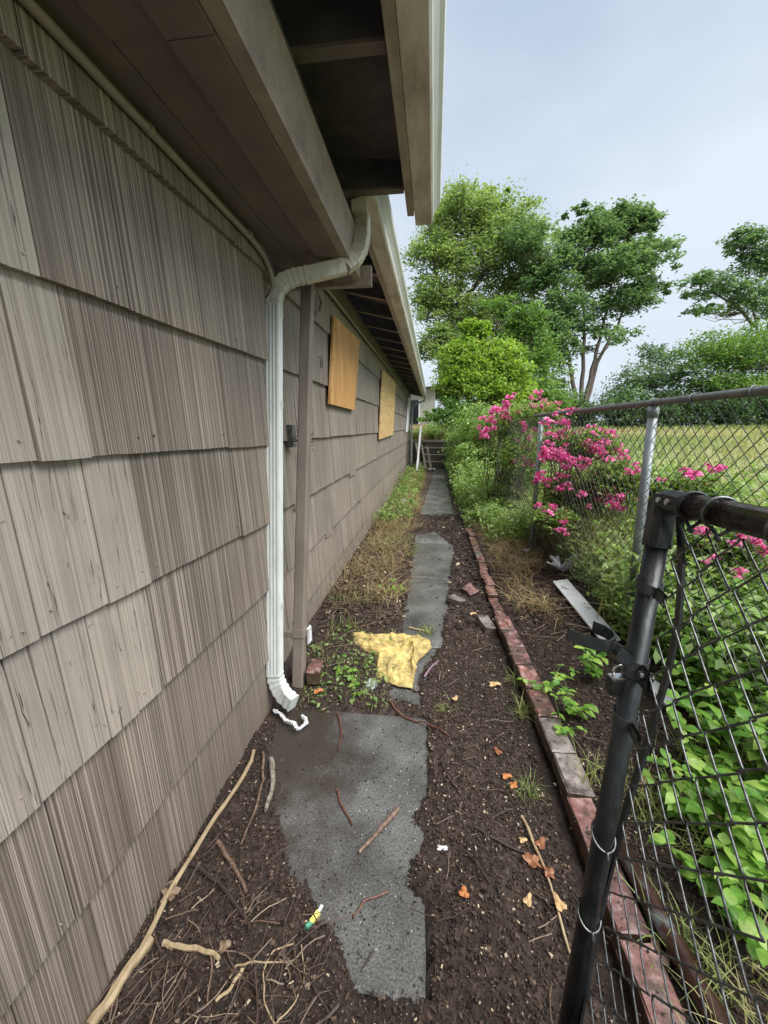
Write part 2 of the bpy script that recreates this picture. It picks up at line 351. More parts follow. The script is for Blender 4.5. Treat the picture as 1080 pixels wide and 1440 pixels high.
def brick_mat(name, a, bq, c3, rough=(0.18, 0.6)):
    m, nt, b = new_mat(name, 0.4, 0.5)
    oi = N(nt, 'ShaderNodeObjectInfo')
    s = noise(nt, (26, 26, 26), 6, 0.65); c = ramp(nt, s, [(0.3, a), (0.52, bq), (0.7, c3)])
    c = mixc(nt, 1.0, c, ramp(nt, oi.outputs['Random'], [(0, (0.7, 0.72, 0.75)), (1, (1.2, 1.15, 1.1))]), 'MULTIPLY')
    d = ramp(nt, noise(nt, (12, 12, 12), 6, 0.7), [(0.47, 0.0), (0.60, 1.0)]); c = mixc(nt, math_(nt, 'MULTIPLY', d, 0.85), c, (0.05, 0.038, 0.030))
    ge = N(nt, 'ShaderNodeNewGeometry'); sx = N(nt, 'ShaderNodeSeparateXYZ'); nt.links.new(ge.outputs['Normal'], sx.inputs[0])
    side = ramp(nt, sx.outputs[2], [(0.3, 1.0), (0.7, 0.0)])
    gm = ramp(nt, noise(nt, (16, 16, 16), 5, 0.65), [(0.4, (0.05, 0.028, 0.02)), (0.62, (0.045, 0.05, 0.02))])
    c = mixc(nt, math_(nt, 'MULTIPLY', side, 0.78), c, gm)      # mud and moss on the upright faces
    nt.links.new(c, b.inputs['Base Color']); nt.links.new(ramp(nt, s, [(0.35, rough[0]), (0.65, rough[1])]), b.inputs['Roughness'])
    bump(nt, b, noise(nt, (110, 110, 110), 4, 0.7), 0.4, 0.003); return m
M['brick'] = brick_mat('wet_red_brick', (0.12, 0.050, 0.043), (0.25, 0.125, 0.11), (0.43, 0.30, 0.285))
M['brick_grey'] = brick_mat('greyed_brick', (0.12, 0.105, 0.10), (0.22, 0.195, 0.19), (0.33, 0.30, 0.29))
M['galv'] = mottled('galvanised_steel', (0.17, 0.19, 0.20), (0.29, 0.32, 0.33), 22, 0.5, 0.4, bmp=0.1, stretch=(1, 1, .4))
M['rail'] = mottled('dull_steel_rail', (0.12, 0.115, 0.11), (0.24, 0.235, 0.225), 18, 0.45, 0.6, bmp=0.15)
M['wire_far'] = mottled('dull_fence_wire', (0.03, 0.03, 0.028), (0.075, 0.075, 0.07), 30, 0.7, 0.1, bmp=0)
M['gate'] = mottled('blackened_gate_steel', (0.010, 0.012, 0.014), (0.030, 0.034, 0.037), 26, 0.3, 0.35, bmp=0.2, c3=(0.06, 0.062, 0.062), stretch=(1, 1, .4), rr=(0.2, 0.5))
M['band'] = mottled('worn_steel_band', (0.03, 0.033, 0.036), (0.085, 0.09, 0.095), 40, 0.32, 0.5, bmp=0.2)
M['gate_rust'] = mottled('wet_rusty_gate_rail', (0.010, 0.008, 0.008), (0.030, 0.014, 0.012), 40, 0.2, 0.25, bmp=0.35, c3=(0.085, 0.038, 0.03), rr=(0.12, 0.4))
M['gate_wire'] = mottled('oily_gate_wire', (0.04, 0.042, 0.044), (0.20, 0.21, 0.215), 60, 0.3, 0.6, bmp=0.1)
M['rust_pipe'] = mottled('rust_pipe', (0.035, 0.016, 0.012), (0.075, 0.036, 0.028), 18, 0.3, 0.4, bmp=0.3, c3=(0.20, 0.23, 0.25), stretch=(1, .5, 1), rr=(0.15, 0.5))
M['chrome'] = mottled('worn_chrome', (0.5, 0.5, 0.5), (0.7, 0.7, 0.7), 30, 0.25, 0.9, bmp=0)
def cloth_mat():
    m, nt, b = new_mat('soiled_yellow_cloth', 0.85, 0.2)
    s = noise(nt, (30, 30, 30), 5, 0.65); c = ramp(nt, s, [(0.3, (0.40, 0.29, 0.085)), (0.6, (0.62, 0.49, 0.20))])
    d = ramp(nt, noise(nt, (13, 13, 13), 6, 0.75), [(0.44, 0.0), (0.56, 1.0)])
    d2 = ramp(nt, noise(nt, (140, 140, 140), 3, 0.7), [(0.44, 0.0), (0.54, 1.0)])
    c = mixc(nt, math_(nt, 'MULTIPLY', math_(nt, 'MULTIPLY', d, d2), 0.6), c, (0.10, 0.078, 0.045)); c = mixc(nt, math_(nt, 'MULTIPLY', d, .35), c, (0.16, 0.13, 0.07)); nt.links.new(c, b.inputs['Base Color'])
    bump(nt, b, noise(nt, (320, 320, 320), 3, 0.6), 0.25, 0.001); return m
M['cloth'] = cloth_mat()
M['paper'] = mottled('sodden_grey_paper', (0.30, 0.31, 0.33), (0.55, 0.56, 0.60), 40, 0.6)
M['bark'] = mottled('grey_brown_bark', (0.07, 0.055, 0.042), (0.17, 0.14, 0.11), 9, 0.85, bmp=0.6, bd=0.01, stretch=(1, 1, .3))
M['twig'] = leafmat('twig_bark', [(0.0, (0.028, 0.018, 0.014)), (0.35, (0.06, 0.038, 0.028)), (0.65, (0.11, 0.065, 0.045)), (0.85, (0.19, 0.14, 0.10)), (1.0, (0.34, 0.27, 0.18))], 0.6, 0.0)
M['stick_tan'] = mottled('split_pale_wood', (0.26, 0.185, 0.105), (0.46, 0.36, 0.22), 60, 0.65, bmp=0.4, stretch=(1, .3, 1))
M['stick_brown'] = mottled('brown_stick_bark', (0.07, 0.04, 0.028), (0.17, 0.11, 0.08), 60, 0.6, bmp=0.4, c3=(0.24, 0.18, 0.14))
M['stick_red'] = mottled('red_brown_twig_bark', (0.09, 0.035, 0.024), (0.18, 0.075, 0.05), 60, 0.5, bmp=0.3)
M['stick_dark'] = mottled('dark_wet_twig', (0.022, 0.015, 0.013), (0.06, 0.042, 0.036), 60, 0.5, bmp=0.3)
M['stick_lichen'] = mottled('lichened_bark', (0.09, 0.075, 0.06), (0.26, 0.23, 0.19), 70, 0.8, bmp=0.7, c3=(0.40, 0.36, 0.29))
M['mauve'] = mottled('mauve_strip', (0.15, 0.09, 0.12), (0.26, 0.17, 0.22), 60, 0.5)
M['orange_leaf'] = mottled('dead_orange_leaf', (0.33, 0.10, 0.03), (0.52, 0.21, 0.07), 60, 0.6, bmp=0.4)
M['rust_leaf'] = mottled('dead_rust_leaf', (0.14, 0.05, 0.022), (0.32, 0.13, 0.06), 80, 0.5, bmp=0.5)
M['brown_leaf'] = mottled('dead_brown_leaf', (0.14, 0.09, 0.055), (0.26, 0.18, 0.12), 60, 0.6, bmp=0.4)
M['tan_leaf'] = mottled('dead_tan_leaf', (0.38, 0.24, 0.11), (0.55, 0.38, 0.2), 60, 0.6, bmp=0.4)
M['dirt'] = M['brown_leaf']
M['yellow'] = mottled('yellow_plastic', (0.60, 0.55, 0.08), (0.75, 0.70, 0.2), 60, 0.4)
M['green_plastic'] = mottled('green_plastic', (0.08, 0.28, 0.18), (0.15, 0.42, 0.3), 60, 0.4)
M['chips'] = leafmat('mulch_chips', [(0.0, (0.015, 0.011, 0.009)), (0.45, (0.052, 0.036, 0.028)), (0.8, (0.115, 0.078, 0.058)), (0.92, (0.21, 0.155, 0.115)), (1.0, (0.46, 0.38, 0.27))], 0.6, 0.0, 0.25)
M['grass_dry'] = leafmat('dry_grass', [(0.0, (0.16, 0.20, 0.06)), (0.3, (0.27, 0.20, 0.10)), (0.65, (0.44, 0.32, 0.17)), (1.0, (0.60, 0.50, 0.32))], 0.6, 0.35)
M['grass_green'] = leafmat('green_grass', [(0.0, (0.07, 0.13, 0.035)), (0.4, (0.17, 0.26, 0.08)), (0.75, (0.31, 0.38, 0.13)), (1.0, (0.55, 0.50, 0.27))], 0.5, 0.4)
M['grass_field'] = leafmat('field_grass', [(0.0, (0.11, 0.19, 0.06)), (0.35, (0.22, 0.29, 0.10)), (0.6, (0.36, 0.34, 0.17)), (1.0, (0.54, 0.45, 0.28))], 0.6, 0.4)
M['weed'] = leafmat('weed_leaves', [(0.0, (0.07, 0.13, 0.035)), (0.4, (0.17, 0.28, 0.08)), (0.8, (0.31, 0.44, 0.15)), (1.0, (0.50, 0.58, 0.33))], 0.5, 0.4)
M['leaf_maple'] = leafmat('light_maple_leaves', [(0.0, (0.09, 0.15, 0.065)), (0.5, (0.20, 0.28, 0.12)), (1.0, (0.36, 0.45, 0.21))], 0.45, 0.45)
M['leaf_dark'] = leafmat('dark_maple_leaves', [(0.0, (0.055, 0.11, 0.065)), (0.5, (0.12, 0.20, 0.11)), (1.0, (0.25, 0.36, 0.20))], 0.42, 0.42)
M['leaf_lime'] = leafmat('lime_leaves', [(0.0, (0.12, 0.21, 0.03)), (0.5, (0.27, 0.40, 0.07)), (1.0, (0.46, 0.57, 0.15))], 0.5, 0.5)
M['leaf_mid'] = leafmat('mid_green_leaves', [(0.0, (0.05, 0.11, 0.03)), (0.5, (0.14, 0.25, 0.07)), (1.0, (0.28, 0.41, 0.13))], 0.5, 0.4)
M['leaf_hedge'] = leafmat('deep_hedge_leaves', [(0.0, (0.03, 0.065, 0.035)), (0.5, (0.075, 0.135, 0.06)), (1.0, (0.15, 0.24, 0.10))], 0.5, 0.3)
M['leaf_rose'] = leafmat('rose_leaves', [(0.0, (0.06, 0.11, 0.03)), (0.5, (0.16, 0.26, 0.07)), (0.93, (0.32, 0.42, 0.13)), (1.0, (0.42, 0.16, 0.08))], 0.45, 0.4)
M['petal'] = leafmat('pink_petals', [(0.0, (0.64, 0.03, 0.22)), (0.5, (0.85, 0.13, 0.42)), (1.0, (0.95, 0.50, 0.68))], 0.55, 0.35, tt=(1, 1, 1.1))
def plantleaf_mat():
    m, nt, b = new_mat('broad_weed_leaf', 0.4, 0.5)
    oi = N(nt, 'ShaderNodeObjectInfo'); s = noise(nt, (45, 45, 45), 4)
    c = ramp(nt, oi.outputs['Random'], [(0.0, (0.11, 0.27, 0.035)), (0.6, (0.22, 0.42, 0.06)), (1.0, (0.38, 0.54, 0.11))])
    c = mixc(nt, 1.0, c, ramp(nt, s, [(0.3, 0.75), (0.7, 1.15)]), 'MULTIPLY'); nt.links.new(c, b.inputs['Base Color'])
    tr = N(nt, 'ShaderNodeBsdfTranslucent'); mx = N(nt, 'ShaderNodeMixShader'); mx.inputs[0].default_value = 0.4; nt.links.new(c, tr.inputs[0])
    nt.links.new(b.outputs[0], mx.inputs[1]); nt.links.new(tr.outputs[0], mx.inputs[2]); nt.links.new(mx.outputs[0], nt.nodes['Material Output'].inputs[0])
    bump(nt, b, s, 0.3, 0.004); return m
M['plantleaf'] = plantleaf_mat()
M['stucco'] = mottled('beige_stucco', (0.42, 0.39, 0.34), (0.50, 0.47, 0.42), 4, 0.8)
M['roof'] = mottled('asphalt_shingle', (0.05, 0.05, 0.05), (0.10, 0.10, 0.10), 20, 0.9)
M['window_dark'] = mottled('dark_opening', (0.01, 0.01, 0.012), (0.02, 0.02, 0.025), 5, 0.2)
M['step'] = mottled('weathered_step_wood', (0.09, 0.075, 0.06), (0.17, 0.145, 0.12), 12, 0.8, bmp=0.3)
M['step_edge'] = mottled('worn_step_nosing', (0.22, 0.20, 0.17), (0.34, 0.31, 0.27), 12, 0.7)

# ------------------------------------------------------------------ ground
def inpoly(X, Y, P):
    P = np.array(P); ins = np.zeros(X.shape, bool); D = np.full(X.shape, 1e9); n = len(P)
    for i in range(n):
        (x1, y1), (x2, y2) = P[i], P[(i+1) % n]
        c = ((y1 > Y) != (y2 > Y)) & (X < (x2-x1) * (Y-y1) / (y2-y1+1e-12) + x1); ins ^= c
        t = np.clip(((X-x1)*(x2-x1) + (Y-y1)*(y2-y1)) / ((x2-x1)**2 + (y2-y1)**2 + 1e-12), 0, 1)
        D = np.minimum(D, np.hypot(X-x1-t*(x2-x1), Y-y1-t*(y2-y1)))
    return np.where(ins, D, -D)
bare1 = [tuple(gz(*p)[:2]) for p in [(428,997),(520,998),(600,1009),(601,1118),(588,1136),(582,1156),(598,1178),(586,1205),(574,1240),(586,1262),(601,1275),(603,1402),(560,1400),(500,1388),(480,1335),(440,1268),(412,1225),(398,1160),(385,1110),(378,1055),(395,1010)]]
bare2 = [tuple(gz(*p)[:2]) for p in [(548,985),(592,992),(586,965),(600,935),(622,905),(628,860),(634,800),(640,770),(612,748),(584,752),(580,790),(567,880),(552,940)]]
bare3 = [tuple(gz(*p)[:2]) for p in [(590,726),(636,724),(640,700),(632,672),(622,655),(612,655),(606,680)]]
def soil_off(X, Y):
    """how far the loose soil stands above (or below) the level of the slabs"""
    wob = (vnoise(X, Y, 22, 3) - .5) * 0.022 + (vnoise(X, Y, 60, 4) - .5) * 0.014 + (vnoise(X, Y, 140, 14) - .5) * 0.010
    d = np.maximum(np.maximum(inpoly(X, Y, bare1), inpoly(X, Y, bare2)), inpoly(X, Y, bare3)) + wob
    return np.where(d > 0, -0.022, 0.0) + 0.012 * sst(0.0, 0.05, -d) + 0.003 * (d <= 0)
def axis(parts):
    out = []
    for a, b, n in parts: out += list(np.linspace(a, b, n, endpoint=False))
    return np.array(out + [parts[-1][1]])
xs = axis([(-90,-8,14),(-8,-1.2,12),(-1.2,-0.86,8),(-0.86,1.3,170),(1.3,3,50),(3,9,60),(9,30,50),(30,120,24)])
ys = axis([(-30,-2,10),(-2,0.3,20),(0.3,3.4,230),(3.4,7,110),(7,15.3,90),(15.3,15.55,8),(15.55,40,60),(40,160,24)])
X, Y = np.meshgrid(xs, ys, indexing='ij')
near = (X > -1) & (X < 0.58) & (Y < 15.4)
Z = base_h(X, Y)
Z = Z + np.where(near, soil_off(X, Y), 0)
fade = 1 - sst(6, 14, np.hypot(X, Y))
lump = (vnoise(X, Y, 9, 5) - .5) * 0.02 + (vnoise(X, Y, 35, 6) - .5) * 0.012 + (vnoise(X, Y, 80, 8) - .5) * 0.008
onslab = near & (soil_off(X, Y) < -0.01)
Z = Z + np.where(onslab, 0, (lump + np.where(near, 0.004, 0)) * (0.4 + 0.6 * fade))
Z = Z + np.where((X > 3) | (Y > 16), (vnoise(X, Y, 0.3, 9) - .5) * 0.25, 0)
Z = np.where((X > 0.5) & (X < 0.62) & (Y < 6.2), np.minimum(Z, np.where(X < .575, 0.01, 0.075)), Z)
def gpatch(m):   # smooth mesh of the whole ground
    nx, ny = X.shape; V = np.stack([X, Y, Z], -1).reshape(-1, 3)
    i = np.arange(nx * ny).reshape(nx, ny); Q = np.stack([i[:-1,:-1], i[1:,:-1], i[1:,1:], i[:-1,1:]], -1).reshape(-1, 4)
    me = bpy.data.meshes.new('ground'); me.vertices.add(len(V)); me.vertices.foreach_set('co', V.astype(np.float32).ravel())
    me.loops.add(Q.size); me.loops.foreach_set('vertex_index', Q.astype(np.int32).ravel())
    me.polygons.add(len(Q)); me.polygons.foreach_set('loop_start', np.arange(0, Q.size, 4, dtype=np.int32)); me.update(calc_edges=True)
    me.shade_smooth(); me.materials.append(m); o = bpy.data.objects.new('ground', me); COL.objects.link(o); o['kind'] = 'structure'
    o['label'] = 'dark mulch soil rising to a grassy field behind the fence'; return o
gpatch(M['ground'])

def ground_at(x, y):
    on = (x > -1) & (x < 0.575) & (y < 15.4)
    so = soil_off(x, y); sl = on & (so < -.01)
    fade_ = 1 - sst(6, 14, np.hypot(x, y))
    lum = ((vnoise(x, y, 9, 5)-.5)*.02 + (vnoise(x, y, 35, 6)-.5)*.012 + (vnoise(x, y, 80, 8)-.5)*.008 + np.where(on, .004, 0))*(.4+.6*fade_)
    return np.where(sl, 0.001, base_h(x, y) + np.where(on, so, 0) + lum), sl
def surf(x, y): return float(ground_at(np.array([float(x)]), np.array([float(y)]))[0][0])
def sp(px, py):
    z = 0.0
    for _ in range(10):
        p = gz(px, py, z); z = .4*z + .6*surf(p[0], p[1])
    return gz(px, py, z)
# path of cast slabs
path = bpy.data.objects.new('path', None); COL.objects.link(path); path['kind'] = 'structure'; path['label'] = 'narrow wet concrete path half buried under mulch'
def slab(x0, x1, y0, y1, z=0.0, jit=0.004):
    mb = MB(); n = 10; rim = []
    for a, b, c, d in ((x0,y0,x1,y0),(x1,y0,x1,y1),(x1,y1,x0,y1),(x0,y1,x0,y0)):
        for k in range(n): rim.append((a+(c-a)*k/n + rnd.uniform(-jit, jit), b+(d-b)*k/n + rnd.uniform(-jit, jit)))
    m = len(rim); cx, cy = (x0+x1)/2, (y0+y1)/2
    ins = [((p[0]-cx)*(1-0.012/abs(x1-x0)*2)+cx, (p[1]-cy)*(1-0.012/abs(y1-y0)*2)+cy) for p in rim]
    vs = [(*p, z-0.08) for p in rim] + [(*p, z-0.007) for p in rim] + [(*p, z) for p in ins]
    fs = [(k, (k+1) % m, m+(k+1) % m, m+k) for k in range(m)] + [(m+k, m+(k+1) % m, 2*m+(k+1) % m, 2*m+k) for k in range(m)] + [tuple(2*m+k for k in range(m))]
    mb.add(vs, fs); return mb.build('slab', M['concrete'], path)
slab(-0.76, 0.012, 0.715, 1.715)
slab(-0.215, 0.36, 1.735, 2.36, 0.001)
slab(-0.212, 0.37, 2.372, 3.6, 0.0)
yy = 3.612
while yy < 14.4: slab(-0.21, 0.38, yy, yy + 1.2, -0.001); yy += 1.212

# ------------------------------------------------------------------ house
house = empty('house', (-2.5, 6, 0), 'long low house clad in taupe cedar shakes with boarded windows beside the path', 'house')
WN, WF = -0.80, -0.88
def yc(z): return 1.68 + 0.115 * z          # the corner edge of the front wall, out of plumb
wallA = MB().add([(WN-0.012,-2.6,-0.2),(WN-0.012,yc(-0.2)-0.012,-0.2),(WN-0.012,yc(2.45)-0.012,2.45),(WN-0.012,-2.6,2.45),
                  (WN-0.12,-2.6,-0.2),(WN-0.12,yc(-0.2)-0.012,-0.2),(WN-0.12,yc(2.45)-0.012,2.45),(WN-0.12,-2.6,2.45)],
                 [(0,1,2,3),(7,6,5,4),(1,5,6,2),(0,3,7,4),(3,2,6,7),(0,4,5,1)]).build('wall', M['backing'], house)
wallB = MB().box((WF-0.15, 1.6, -0.2), (WF-0.012, 14.6, 2.62)).build('wall', M['backing'], house)
MB().box((-6, -2.6, -0.2), (WF-0.16, 14.6, 2.62)).build('core', M['backing'], house)
MB().box((WF-0.013, 14.6, 0.0), (WF+0.02, 14.66, 2.6)).build('corner_board', M['soffit'], house)

def shingle(par, w, y0, y1, zl, zr, z1, mat, slant=None, thick=0.021):
    g = rnd.uniform(0.0008, 0.0022); y0 += g; y1 -= g; n = max(2, int((y1-y0) / 0.05)); n = min(n, 5)
    out = thick + rnd.uniform(-0.002, 0.005); off = rnd.uniform(-0.003, 0.003)
    V = []
    for i in range(n+1):
        t = i / n; y = y0 + (y1-y0)*t; zb = zl + (zr-zl)*t + off + rnd.uniform(-0.0012, 0.0012)
        yt = y
        if slant and i == n: y = slant(zb); yt = slant(z1)
        V += [(w+out, y, zb), (w-0.004, y, zb), (w+0.001, yt, z1), (w-0.006, yt, z1)]
    Fc = []
    for i in range(n):
        a = 4*i; b = a+4
        Fc += [(a, b, b+2, a+2), (a+1, b+1, b, a), (a+2, b+2, b+3, a+3)]
    Fc += [(0, 2, 3, 1), (4*n, 4*n+1, 4*n+3, 4*n+2)]
    return MB().add(V, Fc), mat

# front wall: course levels at y=0.6 and at the corner, seams read from the photograph
lev = [(2.083, 2.106, []), (1.690, 1.714, [(40,362),(170,425),(320,484)]), (1.338, 1.326, [(40,640),(115,637),(200,640),(315,628)]),
       (0.985, 0.958, [(45,895),(142,840),(203,810),(333,745)]), (0.650, 0.630, [(45,1130),(105,1075),(145,1035),(185,1000),(222,968),(320,880)]),
       (0.310, 0.285, [(95,1290),(175,1190),(222,1115),(320,1010)]), (-0.055, -0.06, [(145,1380),(200,1290),(270,1180)])]
ztop = [2.45] + [l[0] for l in lev[:-1]]
for ci, (za, zb, seams) in enumerate(lev):
    ys_ = sorted(float(pl(px, py, 0, WN)[1]) for px, py in seams)
    if ci == 0: ys_ = [0.95, 1.3, 1.62]
    pre = []; y = (ys_[0] if ys_ else 0.9) - rnd.uniform(0.14, 0.24)
    while y > -2.5: pre.append(y); y -= rnd.uniform(0.14, 0.3)
    allb = [-2.6] + sorted(pre) + ys_
    zf = lambda y: za + (zb - za) * (y - 0.6) / 1.2
    pale_to = {1: float(pl(60, 365, 0, WN)[1]) , 2: float(pl(116,637,0,WN)[1]), 3: float(pl(204,810,0,WN)[1]), 4: float(pl(223,968,0,WN)[1])}.get(ci, -9)
    end = yc(za)
    for k, y0 in enumerate(allb):
        y1 = allb[k+1] if k+1 < len(allb) else end
        last = k+1 == len(allb)
        mt = M['shake_pale'] if y1 <= pale_to + 0.02 else M['shake_brown']
        mb, mt = shingle(wallA, WN, y0, y1, zf(y0), zf(y1), ztop[ci] + 0.03, mt, yc if last else None)
        for yn in (y0 + .03, y1 - .03):
            if rnd.random() < .6 and y1 - y0 > .1: zn = zf(yn) + rnd.uniform(.03, .05); mb.tube([(WN+.012, yn, zn), (WN+.0235, yn, zn)], .0028, 6)
        mb.build('shingle', mt, wallA)

# rear wall shakes
levf = [2.16, 1.745, 1.345, 0.955, 0.565, 0.215, -0.09]; ztf = [2.62] + levf[:-1]
for ci, z0 in enumerate(levf):
    y = 1.62 + rnd.uniform(0, 0.1); far = MB()
    while y < 14.6:
        w = min(rnd.uniform(0.13, 0.34), 14.6 - y); zl = z0 + (0.008 * (y - 6)) * 0.4
        if y < 5.0:
            zz = zl + (rnd.choice([0, 0, 0, 0.0, -0.045]) if ci in (3, 4) else 0)
            mb, mt = shingle(wallB, WF, y, y+w, zz, zz, ztf[ci] + 0.03, M['shake_far'], thick=0.024)
            mb.build('shingle', mt, wallB)
        else:
            mb, mt = shingle(wallB, WF, y, y+w, zl, zl, ztf[ci] + 0.05, M['shake_far'], thick=0.02)
            far.add(mb.v, mb.f, rnd.random())
        y += w
    o = far.build('distant_shingles', M['shake_far'], wallB); o['kind'] = 'stuff'

# front eave: boxed soffit boards, beam, rafters, deck, fascia
for x0, x1, y0, y1, dz in ((-0.798,-0.700,-2.6,2.34,0),(-0.697,-0.575,-2.6,0.94,-0.006),(-0.697,-0.575,0.943,2.34,0.0),(-0.572,-0.47,-2.6,2.34,0.004)):
    MB().box((x0, y0, 2.205+dz), (x1, y1, 2.222+dz)).build('soffit_board', M['soffit'], house)
MB().box((-0.565,-2.6,2.180), (-0.462, 0.93, 2.204)).build('trim_board', M['soffit'], house)
MB().box((-0.565, 0.935,2.182), (-0.462, 2.36, 2.2035)).build('trim_board', M['soffit'], house)
MB().box((-0.460,-2.6,2.190), (-0.415, 2.32, 2.40)).build('beam', M['beam'], house)
MB().box((-0.94, 2.345, 2.17), (-0.36, 2.385, 2.27)).build('return_board', M['beam'], house)
MB().tube([(-0.425,-2.6,2.42),(-0.425,0.6,2.418),(-0.43,1.4,2.425),(-0.44,2.1,2.43),(-0.45,2.25,2.36)], 0.011, 6).build('cable', M['black'], house)
for yy in (-2.2,-1.5,-0.8,-0.1,0.66,1.375,2.09):
    MB().box((-1.0, yy, 2.50), (-0.165, yy+0.04, 2.66)).build('rafter', M['rafter'], house)
    MB().box((-0.46, yy-0.002, 2.488), (-0.168, yy+0.042, 2.499)).build('rafter_edge', M['soffit'], house)
MB().add([(-0.16,-2.6,2.60),(-0.16,2.22,2.60),(-1.8,2.22,2.76),(-1.8,-2.6,2.76),(-0.10,-2.6,2.68),(-0.10,2.5,2.68),(-1.8,2.5,2.86),(-1.8,-2.6,2.86)],
         [(0,1,2,3),(7,6,5,4),(0,4,5,1),(1,5,6,2),(2,6,7,3),(3,7,4,0)]).build('roof_deck', M['deck'], house)
MB().box((-0.162,-2.6,2.470), (-0.128, 2.30, 2.66)).build('fascia_board', M['fascia'], house)
kp = [(-0.0, 0.0), (0.085, 0.0), (0.094, 0.012), (0.096, 0.045), (0.113, 0.075), (0.128, 0.092), (0.132, 0.118), (0.126, 0.118), (0.120, 0.10), (0.088, 0.05), (0.086, 0.006), (0.004, 0.006), (0.004, 0.118), (0.0, 0.118)]
def gutter(x, z, y0, y1, parts=True):
    V = []; n = len(kp)
    for y in (y0, y1):
        V += [(x+a, y, z+b) for a, b in kp]
    fs = [(k, (k+1) % n, n+(k+1) % n, n+k) for k in range(n)]
    g = MB().add(V, fs).build('gutter', M['gutter'], house)
    g.data.materials.append(M['gutter_front'])
    for p in g.data.polygons:
        c = p.center[0] + wloc(house)[0] - x
        if c > 0.0945: p.material_index = 1
    for y, s in ((y0, -1), (y1, 1)):
        E = [(x+a, y + s*0.002, z+b) for a, b in ((0,0),(0.085,0),(0.094,0.012),(0.096,0.045),(0.113,0.075),(0.128,0.092),(0.132,0.118),(0,0.118))]
        E += [(p[0], p[1]-s*0.0015, p[2]) for p in E]; m = 8
        MB().add(E, [tuple(range(m)), tuple(range(m, 2*m))[::-1]] + [(k, (k+1) % m, m+(k+1) % m, m+k) for k in range(m)]).build('end_cap', M['gutter'], g)
    return g
gutter(-0.126, 2.480, -2.6, 2.42)
# rear eave
MB().box((-0.435, 2.20, 2.490), (-0.402, 14.9, 2.65)).build('fascia_board', M['fascia'], house)
gutter(-0.400, 2.492, 2.14, 14.95)
yy = 2.62; 
while yy < 14.9:
    MB().add([(-1.0,yy,2.66),(-0.437,yy,2.535),(-0.437,yy,2.64),(-1.0,yy,2.80),(-1.0,yy+.04,2.66),(-0.437,yy+.04,2.535),(-0.437,yy+.04,2.64),(-1.0,yy+.04,2.80)],
             [(0,1,2,3),(7,6,5,4),(0,4,5,1),(1,5,6,2),(2,6,7,3),(3,7,4,0)]).build('rafter', M['rafter'], house)
    MB().obox((-0.66, yy+0.02, 2.580), (0.22, 0, -0.049), (0, 0.021, 0), (0.0, 0, 0.004)).build('rafter_edge', M['beam'], house)
    yy += 0.61
MB().add([(-0.436,2.5,2.641),(-0.436,14.95,2.641),(-6,14.95,4.1),(-6,2.5,4.1),(-0.36,2.42,2.68),(-0.36,15.0,2.68),(-6,15.0,4.2),(-6,2.42,4.2)],
         [(0,1,2,3),(7,6,5,4),(0,4,5,1),(1,5,6,2),(2,6,7,3),(3,7,4,0)]).build('roof_deck', M['deck'], house)
MB().add([(-0.04,-2.6,2.683),(-0.04,2.5,2.683),(-6,2.5,3.35),(-6,-2.6,3.35),(-0.04,-2.6,2.70),(-0.04,2.5,2.70),(-6,2.5,3.37),(-6,-2.6,3.37)],
         [(3,2,1,0),(4,5,6,7),(0,1,5,4),(1,2,6,5),(2,3,7,6),(3,0,4,7)]).build('roof', M['roof'], house)
MB().add([(-0.33,2.42,2.683),(-0.33,15.0,2.683),(-6,15.0,4.21),(-6,2.42,4.21),(-0.33,2.42,2.70),(-0.33,15.0,2.70),(-6,15.0,4.23),(-6,2.42,4.23)],
         [(3,2,1,0),(4,5,6,7),(0,1,5,4),(1,2,6,5),(2,3,7,6),(3,0,4,7)]).build('roof', M['roof'], house)
MB().box((WF-0.01, 2.39, 2.46), (WF+0.03, 14.58, 2.63)).build('frieze_board', M['soffit'], house)
MB().tube([(WF+0.045, 2.39, 2.44), (WF+0.045, 14.5, 2.47)], 0.013, 6).build('conduit', M['conduit'], house)
# conduit along the front wall, with clips
cpt = [(-0.765,-2.6,2.172),(-0.765,0.8,2.172),(-0.765,1.2,2.17),(-0.765,1.75,2.165),(-0.765,1.86,2.15),(-0.762,1.92,2.11),(-0.76,1.94,2.05),(-0.80,1.95,2.0)]
cd = MB().tube(cpt, 0.0115, 10).build('conduit', M['conduit'], house, smooth=True)
for y in (0.3, 1.14, 1.72):
    MB().tube([(-0.765,y-0.008,2.172),(-0.765,y+0.008,2.172)], 0.0145, 10).box((-0.79,y-0.006,2.135),(-0.786,y+0.012,2.165)).build('clip', M['conduit'], cd)

# boards over the windows
def wallboard(name, q, mat, x=WF+0.022, th=0.018, par=None):
    P = [pl(px, py, 0, x+th) for px, py in q]
    V = [tuple(p) for p in P] + [(x, p[1], p[2]) for p in P]
    return MB().add(V, [(3,2,1,0),(4,5,6,7),(0,1,5,4),(1,2,6,5),(2,3,7,6),(3,0,4,7)]).build(name, mat, par or house)
def wallwindow(y0, y1, z0, z1):
    w = MB().box((WF+0.0, y0, z0), (WF+0.02, y1, z1)).build('window', M['window_dark'], house)
    for a, b, c, d in ((y0-.03,y0+.02,z0-.02,z1+.02),(y1-.02,y1+.03,z0-.02,z1+.02),(y0+.021,y1-.021,z1-.03,z1+.02),(y0+.021,y1-.021,z0-.02,z0+.03)):
        MB().box((WF+0.001, a, c), (WF+0.030, b, d)).build('frame', M['soffit'], w)
    return w
wallwindow(3.62, 4.40, 1.68, 2.30); wallwindow(7.1, 8.4, 1.36, 2.30)
b1 = wallboard('window_board', [(470,443),(506,479),(499,577),(464,568)], M['plywood'], WF+0.034); b1['label'] = 'orange plywood sheet screwed over the nearer window'
